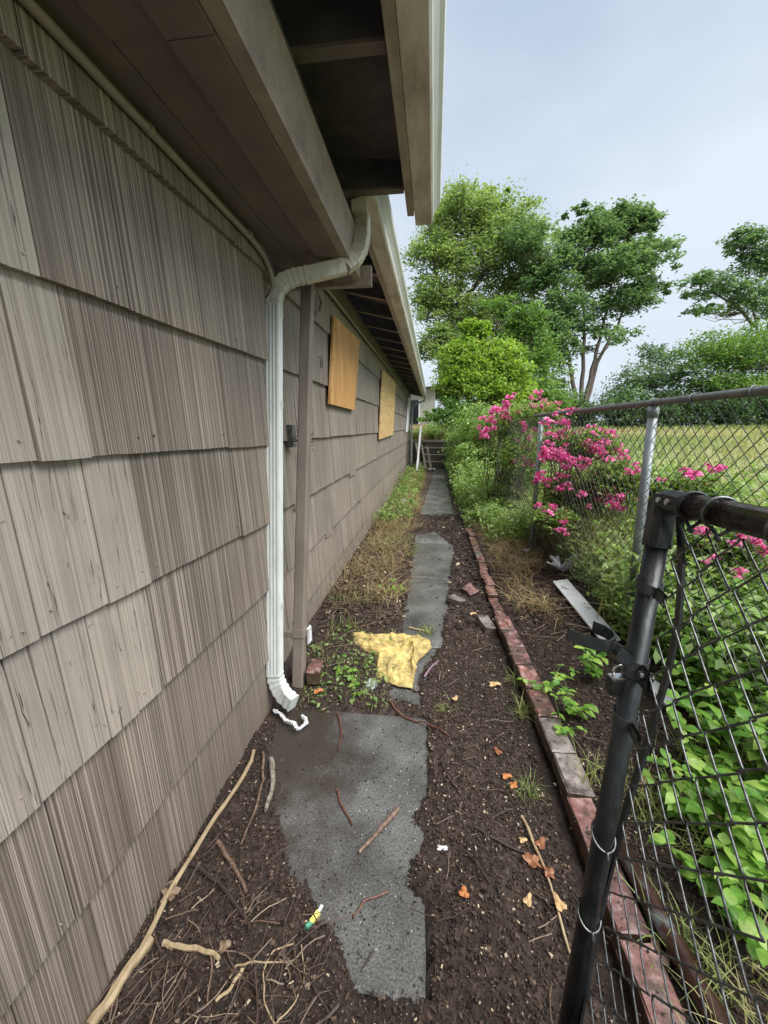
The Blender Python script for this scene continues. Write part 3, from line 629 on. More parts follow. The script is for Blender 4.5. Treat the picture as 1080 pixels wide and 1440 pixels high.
b2 = wallboard('window_board', [(538,520),(557,539),(553,611),(534,618)], M['osb'], WF+0.034); b2['label'] = 'pale strand board sheet over the farther window'
wallboard('window_trim', [(574.5,558),(577.5,561),(574.5,606),(571.5,608)], M['white_trim'], WF+0.03)
for bo, nn in ((b1, 3), (b2, 4)):
    W_ = np.array([(bo.matrix_world @ v.co) for v in bo.data.vertices][:4]) + wloc(house)*0
    W_ = np.array([np.array(v.co) for v in bo.data.vertices][:4]) + wloc(bo)
    for e0, e1 in ((0, 3), (1, 2)):
        for k in range(nn):
            t = (k+.35)/(nn-.3); p = W_[e0]*(1-t) + W_[e1]*t; p = p*.93 + W_.mean(0)*.07
            MB().tube([p - np.array([.001, 0, 0]), p + np.array([.003, 0, 0])], .007, 8).build('screw', M['stick_dark'], bo)
# hooks, box with wires, pipes on the wall
def hook(px, py, s=0.03):
    c = pl(px, py, 0, WF+0.04)
    pts = [(c[0], c[1]+math.cos(a)*s, c[2]+math.sin(a)*s*1.3) for a in np.linspace(1.2, -3.6, 9)]
    MB().tube([(WF+0.01, pts[0][1], pts[0][2])] + pts, 0.0035, 5).build('hook', M['stick_dark'], house)
hook(452, 509); hook(569, 576, 0.045)
MB().tube([pl(447,408,0,WF+.05), pl(452,425,0,WF+.05), pl(450,438,0,WF+.06), pl(443,443,0,WF+.06)], 0.012, 7).build('service_pipe', M['conduit'], house)
c = pl(407, 612, 0, WF+0.03)
jb = MB().box((WF+0.016, c[1]-0.02, c[2]-0.07), (WF+0.055, c[1]+0.045, c[2]+0.06)).build('junction_box', M['rail'], house)
for k in range(9):
    s = np.array([WF+0.055, c[1]-0.02+rnd.uniform(-.02,.02), c[2]+rnd.uniform(-.05,.05)]); e = s + np.array([rnd.uniform(.06,.13), rnd.uniform(-.08,.06), rnd.uniform(-.04,.07)])
    m = (s+e)/2 + np.array([0.02, rnd.uniform(-.03,.03), rnd.uniform(-.03,.03)])
    MB().tube([s, m, e], 0.0018, 4).build('wire', rnd.choice([M['black'], M['galv'], M['stick_red'], M['white_plastic']]), jb)
MB().tube([c+np.array([.1,0,0]), c+np.array([.09,.18,.02]), c+np.array([.03,.3,-.03]), c+np.array([.03,.36,-.12]), c+np.array([.04,.33,-.2])], 0.0018, 4).build('wire', M['galv'], jb)

# white downspout: ribbed rectangular pipe with elbows
def rrect(a, b, n=3, g=0.0):
    P = []
    c = min(a, b) * 0.25
    for sx, sy, q0 in ((1,1,0),(-1,1,1),(-1,-1,2),(1,-1,3)):
        for k in range(n):
            t = (q0 + k/(n-1)) * math.pi/2; P.append((sx*(a-c)+c*math.cos(t), sy*(b-c)+c*math.sin(t)))
    return P
dA = [dp(510,296,2.03), dp(510,318,1.99), dp(509,336,1.95), dp(506,350,1.92), dp(499,363,1.90), dp(485,374,1.885), dp(462,380,1.875), dp(435,386,1.87), dp(415,390,1.87), dp(400,396,1.87), dp(390,406,1.87), dp(386,418,1.875), dp(385,434,1.88)]
bot = pl(386.5, 945, 0, -0.755); top = dA[-1]
def densify(pts, st):
    out = []
    for a, b in zip(pts[:-1], pts[1:]):
        a = np.array(a); b = np.array(b); n = max(1, int(np.linalg.norm(b-a)/st)); out += [a+(b-a)*k/n for k in range(n)]
    return out + [np.array(pts[-1])]
ds = empty('downspout', tuple(bot), 'white ribbed metal downspout with dirty upper elbow at the house corner', 'downspout')
def spout(pts, prof, side, name, mat, par, crimp=None):
    mb = MB(); mb.scl = [1.0 if crimp is None else (1.0 + crimp * (k % 2)) for k in range(len(pts))]
    return mb.sweep(pts, prof, side).build(name, mat, par)
pr = rrect(0.026, 0.034)
corr = []
for (a, b) in ((0.026, 0.034),):
    # ribbed outline
    for k in range(9): corr.append((-a + 2*a*k/8, -b - (0.0025 if k % 2 else 0)))
    for k in range(9): corr.append((a + (0.0025 if k % 2 else 0), -b + 2*b*k/8))
    for k in range(9): corr.append((a - 2*a*k/8, b + (0.0025 if k % 2 else 0)))
    for k in range(9): corr.append((-a - (0.0025 if k % 2 else 0), b - 2*b*k/8))
corr = corr[::-1]
el1 = densify(dA[:6], 0.012); spout(el1, pr, (0.1, 1, 0.15), 'upper_elbow', M['downspout'], ds, 0.09)
spout(dA[5:9], [(a*1.02, b*1.02) for a, b in pr], (0.05, 1, 0.12), 'offset_pipe', M['downspout'], ds)
el2 = densify(dA[7:], 0.012); spout(el2, pr, (0.0, 1, 0.1), 'lower_elbow', M['downspout'], ds, 0.09)
spout([top + np.array([0,0,.01]), top*0.7+bot*0.3, top*0.45+bot*0.55, bot], corr, (0, 1, 0), 'pipe', M['downspout'], ds)
for f_ in (0.0, 0.245, 0.80):
    q = top*(1-f_) + bot*f_; q2 = q + np.array([0, 0, -0.035]); spout([q, q2], [(a*1.09, b*1.09) for a, b in pr], (0, 1, 0), 'collar', M['downspout'], ds)
ft = densify([bot + np.array([0,0,.005]), bot+np.array([.004,-.003,-.035]), bot+np.array([.022,-.012,-.075]), bot+np.array([.055,-.03,-.105]), bot+np.array([.11,-.055,-.125])], 0.013)
spout(ft, pr, (0, 1, 0.0), 'shoe', M['downspout'], ds, 0.11)
MB().box((-0.425, 2.15, 2.44), (-0.350, 2.23, 2.4915)).build('outlet', M['downspout'], ds)
# brown pipe behind it
b0 = gz(420, 967, 0.0); t0 = gz(433, 398, 2.16)
bp = empty('downspout', tuple(b0), 'plain taupe downspout standing askew behind the white one', 'downspout')
spout([t0, t0*.5+b0*.5, b0], rrect(0.031, 0.031), (0, 1, 0), 'pipe', M['brown_pipe'], bp)
q = b0 + (t0-b0)*0.14; spout([q-(t0-b0)*0.008, q+(t0-b0)*0.012], rrect(0.036, 0.036), (0, 1, 0), 'strap', M['brown_pipe'], bp)
MB().obox(q+np.array([-.07,-.03,0]), (.05,0,0), (0,.003,0), (0,0,.018)).build('strap_tail', M['brown_pipe'], bp)
MB().obox(q+np.array([0.046,0.02,-.02]), (.004,0,0), (0,.022,0), (0,0,.045), jit=.005).build('bracket', M['white_plastic'], bp)
# small downspout at the far corner
g0 = np.array([-0.34, 14.75, 2.50]); fd = empty('downspout', (-0.80, 14.5, 0), 'slim pale downspout at the far end of the house', 'downspout')
MB().tube([g0, g0+np.array([-.02,0,-.12]), g0+np.array([-.36,-.15,-.24]), g0+np.array([-.44,-.18,-.34]), (-0.79,14.55,1.5), (-0.79,14.55,0.05)], 0.035, 7).build('pipe', M['gutter_front'], fd)

# ------------------------------------------------------------------ brick edging
edging = empty('brick_edging', (0.53, 2.5, 0), 'low red brick edging running along the right side of the path', 'edging')
def brickmb(c, L, W, Hh, yaw, tx=0, ty=0, jit=0.003):
    R3 = np.array((Matrix.Rotation(yaw, 3, 'Z') @ Matrix.Rotation(tx, 3, 'X') @ Matrix.Rotation(ty, 3, 'Y')))
    mb = MB(); b = 0.006; V = []; prof = []
    for z, s in ((-Hh/2, b*.6), (-Hh/2+b, 0), (Hh/2-b, 0), (Hh/2, b)):
        for i, j in ((-1,-1),(0,-1),(1,-1),(1,0),(1,1),(0,1),(-1,1),(-1,0)):
            p = np.array([i*(W/2-s), j*(L/2-s), z]) + np.array([rnd.uniform(-jit, jit) for _ in range(3)]); V.append(np.array(c) + R3 @ p)
    fs = [tuple(range(8))[::-1], tuple(range(24, 32))] + [(r*8+k, r*8+(k+1) % 8, (r+1)*8+(k+1) % 8, (r+1)*8+k) for r in range(3) for k in range(8)]
    return mb.add(V, fs)
# rows of points down the visible left top edge: y, x of left edge, top z, width
def edge_x(y): return float(np.interp(y, [0.3, 1.0, 1.35, 1.7, 2.2, 2.75, 3.4, 4.5, 6.1], [0.515, 0.515, 0.515, 0.505, 0.485, 0.465, 0.475, 0.475, 0.48]))
y = 0.25; i = 0
while y < 6.0:
    Lb = rnd.uniform(0.19, 0.205); near_ = y < 2.6
    zt = 0.105 if near_ else 0.085 + rnd.uniform(-.012, .01)
    if 2.75 < y < 2.95: zt = 0.06
    if y > 5.2: zt = 0.04
    Wb = (0.086 if y < 1.25 else 0.096) if near_ else 0.075
    xx = edge_x(y + Lb/2) + rnd.uniform(-.004, .004) + (0 if near_ else rnd.uniform(-0.008, 0.012))
    yaw = math.atan2(-(edge_x(y+Lb) - edge_x(y)), Lb) + rnd.uniform(-.02, .02) * (1 if near_ else 3)
    mt = M['brick_grey'] if i in (5, 6) or (not near_ and rnd.random() < .12) else M['brick']
    brickmb((xx + Wb/2, y + Lb/2, zt - 0.03), Lb - 0.006, Wb, 0.06, yaw, rnd.uniform(-.02, .02), rnd.uniform(-.03, .05)).build('brick', mt, edging)
    brickmb((xx + Wb/2 + .006, y + Lb/2 + .09, zt - 0.093), Lb - 0.008, Wb, 0.058, yaw).build('brick', M['brick'], edging)
    y += Lb + rnd.uniform(0.002, 0.008); i += 1
# loose bricks and stones
def loose(name, px, py, L, W, Hh, yaw, tx, ty, mat, label, cat, z=0.0):
    p = gz(px, py, z + Hh/2 + .008); o = brickmb((p[0], p[1], surf(p[0], p[1]) + Hh/2 + .002), L, W, Hh, yaw, tx, ty, 0.006).build(name, mat); props(o, label, cat); return o
loose('brick', 443, 948, 0.15, 0.075, 0.075, 0.15, -0.12, 0.0, M['brick'], 'loose dark red brick lying at the foot of the taupe downspout', 'brick')
loose('brick', 661, 832, 0.12, 0.10, 0.05, 0.7, 0.2, -0.25, M['brick'], 'tilted orange-red brick fragment beside the edging, nearest the middle of the path', 'brick')
loose('stone', 641, 846, 0.13, 0.09, 0.05, 0.9, 0.1, 0.2, M['brick_grey'], 'grey broken stone just left of the tilted brick fragment', 'stone')
loose('stone', 683, 880, 0.17, 0.08, 0.045, 0.25, 0.08, 0.1, M['brick_grey'], 'pale flat broken slab piece against the brick edging', 'stone')
loose('stone', 586, 968, 0.03, 0.03, 0.02, 0.3, 0, 0, M['brick_grey'], 'small grey stone at the front corner of the yellow cloth', 'stone')

# ------------------------------------------------------------------ chain link
def zig(o, uu, vv, nn, W, Hs, n, r, phase, seg=4):
    """one zigzag wire running down along vv, its bends W apart along uu, woven +-nn"""
    P = []
    for j in range(n+1):
        s = 1 if (j + phase) % 2 else -1
        P.append(o + uu*s*W/2*1.05 + vv*j*Hs)
    out = []
    for j in range(n):
        d = 1 if (j + phase) % 2 else -1
        a, b = P[j], P[j+1]
        if j == 0: out.append(a)
        out += [a*0.88+b*0.12 + nn*r*1.1*d, a*0.12+b*0.88 + nn*r*1.1*d]
        out.append(b)
    return MB().tube(out, r, seg)
# gate -------------------------------------------------------------
GT = dp(935, 703, 0.72); GB = dp(800, 1440, 0.80)
vdir = (GB-GT)/np.linalg.norm(GB-GT); R1 = dp(1080, 737, 0.50); udir = (R1-GT)/np.linalg.norm(R1-GT)
glen = float(np.linalg.norm(GB-GT)) + 0.12; ndir = np.cross(udir, vdir); ndir /= np.linalg.norm(ndir)
GE = GT + vdir*glen; gw = 1.0
gate = empty('chain_link_gate', tuple(GE), 'open black chain link gate with padlocked latch in the right foreground', 'gate')
MB().tube([GT+vdir*0.03, GE], 0.0188, 16).build('post', M['gate'], gate, smooth=True)
MB().tube([GT+udir*0.05, GT+udir*gw], 0.0205, 16).build('rail', M['gate_rust'], gate, smooth=True)
MB().tube([GE+udir*0.0, GE+udir*gw], 0.0205, 12).build('rail', M['gate'], gate, smooth=True)
MB().tube([GT+udir*gw, GE+udir*gw], 0.0205, 12).build('post', M['gate'], gate, smooth=True)
# corner elbow: boxy casting with collars
el = MB(); w_ = 0.0205
prof2 = [(-w_*.55,-w_),(w_*.55,-w_),(w_,-w_*.55),(w_,w_*.55),(w_*.55,w_),(-w_*.55,w_),(-w_,w_*.55),(-w_,-w_*.55)]
def ringp(c, a, b, s=1.0): return [c + a*u*s + b*v*s for u, v in prof2]
c0 = GT - vdir*0.001
rings = [ringp(GT+vdir*0.085, udir, ndir, 1.0), ringp(GT+vdir*0.080, udir, ndir, 1.0), ringp(GT+vdir*0.03, udir, ndir, 1.02), ringp(GT, nrm(udir-vdir), ndir, 1.15), ringp(GT+udir*0.03, -vdir, ndir, 1.0), ringp(GT+udir*0.070, -vdir, ndir, 0.98)]
V = [p for r_ in rings for p in r_]
fs = [(i*8+k, i*8+(k+1) % 8, (i+1)*8+(k+1) % 8, (i+1)*8+k) for i in range(5) for k in range(8)] + [tuple(range(8))[::-1], tuple(40+k for k in range(8))]
corner = el.add(V, fs).build('corner_elbow', M['gate'], gate)
MB().tube([GT+vdir*0.080, GT+vdir*0.087], 0.0235, 16).build('rim', M['gate'], corner)
MB().tube([GT+udir*0.068, GT+udir*0.080], 0.0240, 16).build('rim', M['gate'], corner)
for a, b in ((-0.0,0.035),(-0.0,0.066)):
    c = GT + vdir*b - udir*0.021; MB().tube([c, c - udir*0.006], 0.005, 7).build('bolt', M['gate'], corner)
for b in (0.022, 0.048):
    c = GT + udir*b - ndir*np.sign(ndir@(CAMP-GT))*(-0.0205) ; MB().tube([c, c + ndir*np.sign(ndir@(CAMP-GT))*0.005], 0.005, 7).build('bolt', M['chrome'], corner)
# tension bar, slightly bent
tb = [GT+udir*0.052+vdir*0.025, dp(958,790,.715), dp(957,830,.72), dp(953,880,.725), dp(938,950,.735), dp(920,1010,.745), dp(905,1060,.755), dp(880,1140,.765), dp(855,1235,.775), dp(835,1330,.785), GE+udir*0.03]
mb = MB(); mb.scl = [1]*len(tb); mb.sweep(tb, [(-.007,-.0028),(.007,-.0028),(.007,.0028),(-.007,.0028)], udir).build('tension_bar', M['gate'], gate)
def band(px, py, d, d2=None, name='tension_band', mat='gate', hh=0.009):
    t = (dp(px, py, .72) - GT) @ vdir; c = GT + vdir*t
    pts = []
    for a in np.linspace(-3.0, 3.0, 23): pts.append(c + (-udir)*math.cos(a)*0.0226 + ndir*math.sin(a)*0.0226 + (vdir*0.010*(1-math.cos(a))*0.5))
    pts.append(pts[-1] + udir*0.030 + vdir*0.004); pts.insert(0, pts[0] + udir*0.030 + vdir*0.004)
    mb = MB(); n = len(pts); V = []
    for i_, p in enumerate(pts):
        q = p - (p-c - vdir*((p-c)@vdir))*0.10
        V += [p - vdir*hh, p + vdir*hh, q + vdir*hh, q - vdir*hh]
    fs = [(4*k+a, 4*k+(a+1) % 4, 4*k+4+(a+1) % 4, 4*k+4+a) for k in range(n-1) for a in range(4)] + [(3,2,1,0), (4*n-4,4*n-3,4*n-2,4*n-1)]
    return mb.add(V, fs).build(name, M['band'], gate), c
band(925, 822, .72); band(893, 1018, .74)
for py in (1170, 1290):
    t = (dp(850 if py == 1170 else 825, py, .76)-GT)@vdir; c = GT+vdir*t
    pts = [c - udir*math.cos(a)*0.0213 + ndir*math.sin(a)*0.0213 + vdir*(0.014*(1-math.cos(a))) for a in np.linspace(-3.1, 3.1, 22)]
    pts.append(c + udir*0.03 + vdir*0.035); MB().tube(pts, 0.0021, 6).build('tie_wire', M['gate_wire'], gate, smooth=True)
for u in (0.083, 0.145, 0.26, 0.40, 0.55):
    c = GT+udir*u; pts = [c - vdir*math.cos(a)*0.0235 + ndir*math.sin(a)*0.0235 + udir*0.004*a for a in np.linspace(-3.0, 3.0, 22)]
    pts = [c+vdir*0.04+udir*0.006] + pts + [c+vdir*0.038-udir*0.006]
    MB().tube(pts, 0.0027, 6).build('tie_wire', M['gate_wire'] if u > .1 else M['gate'], gate, smooth=True)
# mesh
Wd, Hd = 0.0345, 0.0345
nb = int((glen-0.03)/Hd)
vv = vdir
k = 0; u = 0.052 + Wd/2
while u < gw - 0.02:
    o = zig(GT + udir*u + vdir*0.028 + ndir*0.004*math.sin(k*1.7), udir, vv + ndir*0.0, ndir, Wd, Hd, nb, 0.0017, k % 2, 6).build('wire', M['gate_wire'], gate, smooth=True)
    k += 1; u += Wd*1.0
# latch
LT = (dp(900, 938, .74)-GT)@vdir; lc = GT+vdir*LT
cl_, _ = band(905, 938, .74, name='latch_collar', hh=0.016)
MB().tube([lc + udir*0.036 - ndir*0.012, lc + udir*0.036 + ndir*0.012], 0.009, 8).build('latch_bolt', M['gate'], gate)
A = [dp(798,892,.74), dp(815,899,.745), dp(838,906,.75), dp(856,909,.755), dp(864,904,.765), dp(862,896,.78), dp(850,888,.79), dp(833,881,.80)]
n = len(A); V = []
for i_, p in enumerate(A):
    d = nrm(A[min(i_+1, n-1)]-A[max(i_-1, 0)]); s = nrm(np.cross(d, vdir))*0.0022
    V += [p - vdir*.0115 - s, p + vdir*.0115 - s, p + vdir*.0115 + s, p - vdir*.0115 + s]
MB().add(V, [(4*k+a, 4*k+(a+1) % 4, 4*k+4+(a+1) % 4, 4*k+4+a) for k in range(n-1) for a in range(4)] + [(3,2,1,0), (4*n-4,4*n-3,4*n-2,4*n-1)]).build('latch_fork', M['gate'], gate)
pa, pb = dp(860,910,.76), dp(890,925,.745)
MB().obox((pa+pb)/2, (pb-pa)/2, nrm(np.cross(pb-pa, vdir))*.004, vdir*.012).build('latch_arm', M['gate'], gate)
MB().tube([dp(868,918,.765), dp(878,925,.72)], 0.013, 10).build('latch_hub', M['gate'], gate)
# padlock hangs on the latch: its own thing
pc = dp(868, 962, .75); pk = empty('padlock', tuple(pc - np.array([0,0,.02])), 'small black padlock with silver shackle hanging from the gate latch', 'padlock')
ax, az = nrm(np.array([1, .15, 0.])), np.array([0, 0.02, 1.0]); ay = np.cross(az, ax)
mb = MB(); prof = rrect(0.0175, 0.010, 4); V = []
for z, s in ((-.018,.88),(-.015,1),(.011,1),(.014,.9)): V += [pc + ax*a*s + ay*b*s + az*z for a, b in prof]
m_ = len(prof); mb.add(V, [(i_*m_+k, i_*m_+(k+1) % m_, (i_+1)*m_+(k+1) % m_, (i_+1)*m_+k) for i_ in range(3) for k in range(m_)] + [tuple(range(m_))[::-1], tuple(3*m_+k for k in range(m_))]).build('body', M['black'], pk)
MB().obox(pc+az*.0155, ax*.015, ay*.0085, az*.002).build('cap', M['chrome'], pk)
MB().tube([pc + ax*math.cos(a)*.010 + az*(.0165 + (.012+math.sin(a)*.012 if math.sin(a) > 0 else 0)) for a in [0]] + [pc + ax*math.cos(a)*.010 + az*(.030 + math.sin(a)*.010) for a in np.linspace(0, math.pi, 9)] + [pc - ax*.010 + az*.0165], 0.003, 8).build('shackle', M['chrome'], pk, smooth=True)
# pipe lying on the ground behind the gate
q0 = gp(866, 1198, .1); q1 = gp(1012, 1462, .1); q0[2] += .045; q1[2] += .03; q2 = q1 + (q1-q0)*0.5
o = MB().tube([q0, q0*.5+q1*.5, q1, q2], [0.024,0.027,0.027,0.027], 14).build('steel_pipe', M['rust_pipe'], smooth=True); props(o, 'rusty wet steel pipe lying on the soil behind the gate mesh', 'pipe')

# fence --------------------------------------------------------------
F1 = dp(920, 568, 2.1); F2 = dp(762, 582, 3.95); fd_ = (F2-F1); fd_[2] = 0; Lf = float(np.linalg.norm(fd_)); fd_ = fd_/Lf
fence = empty('chain_link_fence', (F1[0], F1[1], 0.25), 'galvanised chain link fence with steel top rail between the path and the field', 'fence')
def fp(s, z): p = F1 + fd_*s; return np.array([p[0], p[1], z])
ZR = 1.538
for s in (-2.05, 0.0, Lf, 2*Lf):
    zt = ZR - 0.03 if s < 2*Lf-.1 else ZR - .1
    b = fp(s, bh(*fp(s, 0)[:2]) - 0.15); 
    if abs(s) < .01: b = pl(893, 800, 1, fp(s,0)[1]-.02) ; b = fp(0, zt) + (b - fp(0, zt))*1.35
    po = MB().tube([b, fp(s, zt)], 0.024, 12).build('post', M['galv'], fence, smooth=True)
    MB().tube([fp(s, zt-0.05), fp(s, zt+0.005)], 0.0275, 12).build('post_cap', M['galv'], po, smooth=True)
MB().tube([fp(-3.6, ZR), fp(Lf+0.22, ZR-.003)], 0.0185, 12).build('rail', M['rail'], fence, smooth=True)
for s in (-1.4,-1.0,-.63,-.30,0.0,.02,.45,.95,1.4,Lf):
    c = fp(s, ZR); pts = [c + np.array([math.sin(a)*.021*fd_[1], -math.sin(a)*.021*fd_[0], math.cos(a)*.021]) + fd_*.003*a for a in np.linspace(-2.7, 2.7, 13)]
    MB().tube([c+np.array([0.0,0,-.05])] + pts, 0.002, 5).build('tie_wire', M['galv'], fence)
Wf = 0.036; s = -3.5; k = 0; nf = np.array([fd_[1], -fd_[0], 0])
while s < Lf + 2.1:
    zt = ZR - 0.02; zb = bh(*fp(s, 0)[:2]); n = int((zt-zb)/0.036)
    zig(fp(s, zt) , fd_, np.array([0,0,-1.0]), nf, Wf, 0.036, n, 0.0019, k % 2, 4).build('wire', M['wire_far'], fence)
    s += Wf; k += 1

# ------------------------------------------------------------------ ground litter things
def crom(P, m=6):
    P = [np.array(p, float) for p in P]
    if len(P) < 3: return P
    Q = [2*P[0]-P[1]] + P + [2*P[-1]-P[-2]]; out = []
    for i in range(1, len(Q)-2):
        a, b, c, d = Q[i-1], Q[i], Q[i+1], Q[i+2]
        for k in range(m):
            t = k/m; out.append(.5*((2*b) + (c-a)*t + (2*a-5*b+4*c-d)*t*t + (3*b-a-3*c+d)*t**3))
    return out + [P[-1]]
def stick(pts, r, mat, label, name='stick', cat='stick', lift=0.0, taper=True, seg=7, wig=0.003):
    P = [sp(px, py) for px, py in pts]
    P = densify(crom(P), 0.022); n = len(P)
    zs = [surf(p[0], p[1]) for p in P]
    P = [np.array([p[0] + wig*.8*math.sin(k*.9+n) , p[1] + wig*.5*math.sin(k*1.3+n), max(zs[max(0, k-2):k+3]) + r*.85 + .002 + lift]) for k, p in enumerate(P)]
    rr = [r*(1 - (0.35*i_/max(n-1, 1) if taper else 0))*rnd.uniform(.9, 1.1) for i_ in range(n)]
    o = MB().tube(P, rr, seg).build(name, M[mat], smooth=False); return props(o, label, cat)
stick([(357,1058),(345,1092),(300,1160),(250,1240),(200,1335)], .0075, 'stick_tan', 'long thin pale lath lying along the foot of the near wall', 'wood_lath', 'lath', taper=False, wig=.002)
stick([(212,1325),(170,1388),(128,1448)], .0125, 'stick_tan', 'thick pale split stick at the bottom left below the lath', taper=False)
stick([(381,1070),(384,1100),(375,1143)], .0115, 'stick_lichen', 'short stubby lichened stick just below the white downspout')
stick([(370,1060),(370,1090),(368,1110),(356,1150),(338,1190)], .0055, 'stick_brown', 'curved peeling twig left of the lichened stick')
stick([(306,1187),(325,1215),(348,1257)], .0075, 'stick_brown', 'short brown stick with a pale broken end in the soil by the wall')
stick([(270,1217),(310,1247),(355,1311)], .0070, 'stick_dark', 'dark straight stick slanting across the soil near the wall')
stick([(230,1330),(250,1336),(285,1341),(310,1352)], .0082, 'stick_tan', 'peeled yellowish stick in the heap of dead stems')
stick([(560,1140),(532,1172),(505,1202)], .0095, 'stick_brown', 'straight thick brown stick in the middle of the near slab', wig=.001)
stick([(473,1112),(482,1137),(497,1162)], .0042, 'stick_red', 'short red-brown twig left of the thick stick on the slab')
stick([(474,1004),(480,1026),(477,1058)], .0042, 'stick_red', 'bent upright twig near the far edge of the slab')
stick([(547,987),(562,1006),(600,1022),(632,1036)], .0048, 'stick_red', 'long curved red twig crossing from the slab onto the mulch')
stick([(545,1256),(512,1270),(498,1293)], .0034, 'stick_red', 'thin forked twig at the lower middle of the slab')
stick([(525,1338),(509,1368)], .0030, 'stick_dark', 'thin dark twig near the front edge of the slab')
stick([(431,1237),(440,1271)], .0030, 'stick_dark', 'small black twig at the left muddy edge of the slab')
stick([(620,1075),(634,1100),(651,1119)], .0042, 'stick_dark', 'short dark twig on the mulch right of the slab')
stick([(667,1167),(700,1186),(748,1206)], .0052, 'stick_dark', 'long dark twig on the mulch pointing at the brick edging')
stick([(655,1200),(690,1246)], .0038, 'stick_dark', 'thin dark twig above the orange leaf on the mulch')
stick([(575,884),(605,890)], .0075, 'stick_tan', 'short pale stick on the path behind the yellow cloth')
stick([(596,957),(616,932)], .0075, 'mauve', 'narrow mauve strip of plastic right of the yellow cloth', 'plastic_strip', 'litter')
stick([(733,1150),(760,1212),(802,1345)], .0052, 'stick_tan', 'long tan stem lying beside the brick edging')
stick([(415,1328),(388,1338),(374,1360),(371,1400),(386,1440),(408,1420),(426,1385),(425,1330)], .0024, 'stick_tan', 'looping pale dry stem at the bottom of the photo', 'dry_stem', 'stem')
stick([(322,1380),(334,1362),(365,1355),(412,1357)], .0028, 'stick_tan', 'curved pale root running into the looping stem', 'dry_stem', 'stem')
stick([(340,1366),(330,1385),(305,1412)], .0055, 'stick_tan', 'short flat tan stem under the curved root', 'dry_stem', 'stem')
stick([(265,1340),(296,1345),(293,1412)], .0035, 'stick_brown', 'upright brown stem in the heap beside the lath', 'dry_stem', 'stem')
stick([(412,1350),(440,1390),(468,1436)], .0035, 'stick_dark', 'dark thin twig at the bottom left of the slab')

def deadleaf(px, py, s, mat, label, yaw=0.0, lobes=5, long=1.0, lift=0.0):
    s = s*.78
    c = sp(px, py) + np.array([0, 0, 0.010 + lift]); n = 40; V = [c + np.array([0, 0, 0.006])]
    for k in range(n):
        a = 2*math.pi*k/n; r = s*(0.58 + 0.42*abs(math.cos(a*lobes/2.0))**1.5)*rnd.uniform(.9, 1.1)
        x_, y_ = r*math.cos(a)*long, r*math.sin(a); V.append(c + np.array([x_*math.cos(yaw)-y_*math.sin(yaw), x_*math.sin(yaw)+y_*math.cos(yaw), 0.35*s*abs(math.sin(a*1.5+yaw)) + rnd.uniform(0, .08*s)]))
    T = [v - np.array([0, 0, 0.0012]) for v in V]; m = n+1
    fs = [(0, 1+k, 1+(k+1) % n) for k in range(n)] + [(m, m+1+(k+1) % n, m+1+k) for k in range(n)] + [(1+k, m+1+k, m+1+(k+1) % n, 1+(k+1) % n) for k in range(n)]
    o = MB().add(V+T, fs).build('dead_leaf', M[mat], smooth=False); props(o, label, 'leaf'); return o
deadleaf(652, 1260, .022, 'orange_leaf', 'orange curled leaf standing out on the dark mulch', 1.4, 3)
deadleaf(722, 1108, .020, 'orange_leaf', 'orange-red leaf near the brick edging', .8, 4, 1.3)
deadleaf(712, 1095, .020, 'orange_leaf', 'small red leaf just above the orange-red leaf', .2, 3, 1.5)
deadleaf(748, 1215, .030, 'rust_leaf', 'long rust coloured leaf against the brick edging', -.6, 5, 1.5)
deadleaf(772, 1232, .022, 'rust_leaf', 'rusty leaf nearest the gate post', -1.0, 4, 1.3)
deadleaf(742, 1270, .017, 'tan_leaf', 'pale tan leaf below the long rust coloured leaf', 1.0, 3, 1.7)
deadleaf(240, 1262, .036, 'brown_leaf', 'large brown lobed leaf touching the lath', .5, 5, 1.0)
deadleaf(316, 1335, .022, 'brown_leaf', 'greyish leaf in the heap of dead stems', .5, 3, 1.0)
deadleaf(447, 935+40, .03, 'orange_leaf', 'reddish leaf between the loose brick and the downspout shoe', .5, 3, 1.3)
deadleaf(455, 1000, .014, 'brown_leaf', 'small tan leaf left of the bent twig on the slab', .9, 2, 1.0)
deadleaf(665, 865, .03, 'tan_leaf', 'tan leaf beside the pale slab piece', .1, 3, 1.3)
deadleaf(695, 965, .03, 'tan_leaf', 'crumpled tan leaf left of the brick edging', .1, 3, 1.6)
for (px, py, s_, m_, a_, lb) in ((760,1190,.022,'rust_leaf',.9,'crumpled rust leaf touching the long rust coloured leaf'),(735,1185,.014,'tan_leaf',.2,'tiny pale leaf above the tan stem'),(786,1275,.022,'tan_leaf',1.9,'narrow tan leaf between tan stem and gate post'),(905,1385,.03,'tan_leaf',.4,'long tan leaf in the grass under the gate'),(925,1345,.03,'brown_leaf',1.4,'brown leaf on the soil above the long tan leaf'),(905,1100,.035,'rust_leaf',.2,'rust brown leaf on bare soil behind the gate mesh'),
        (640,985,.02,'tan_leaf',1.,'tiny tan leaf on the mulch right of the slab joint'),(560,700,.05,'brown_leaf',0,'brown leaf in the dry grass by the wall'),(700,1060,.02,'rust_leaf',2.,'small rust leaf on the mulch left of the grey bricks')):
    deadleaf(px, py, s_, m_, lb, a_, 3, 1.5)
o = brickmb(tuple(gz(622,1192,.02)), .014, .035, .010, .1, 0, 0, .002).build('wood_chip', M['white_plastic']); props(o, 'white chip lying on the mulch right of the slab', 'chip')
c = gz(443, 1290, .018); o = empty('plastic_toy_piece', tuple(c - np.array([0,0,.006])), 'tiny yellow and green plastic piece on the left edge of the slab', 'litter')
MB().obox(c, (.008,.014,0), (-.006,.003,0), (0,0,.006), jit=.002).build('yellow_end', M['yellow'], o)
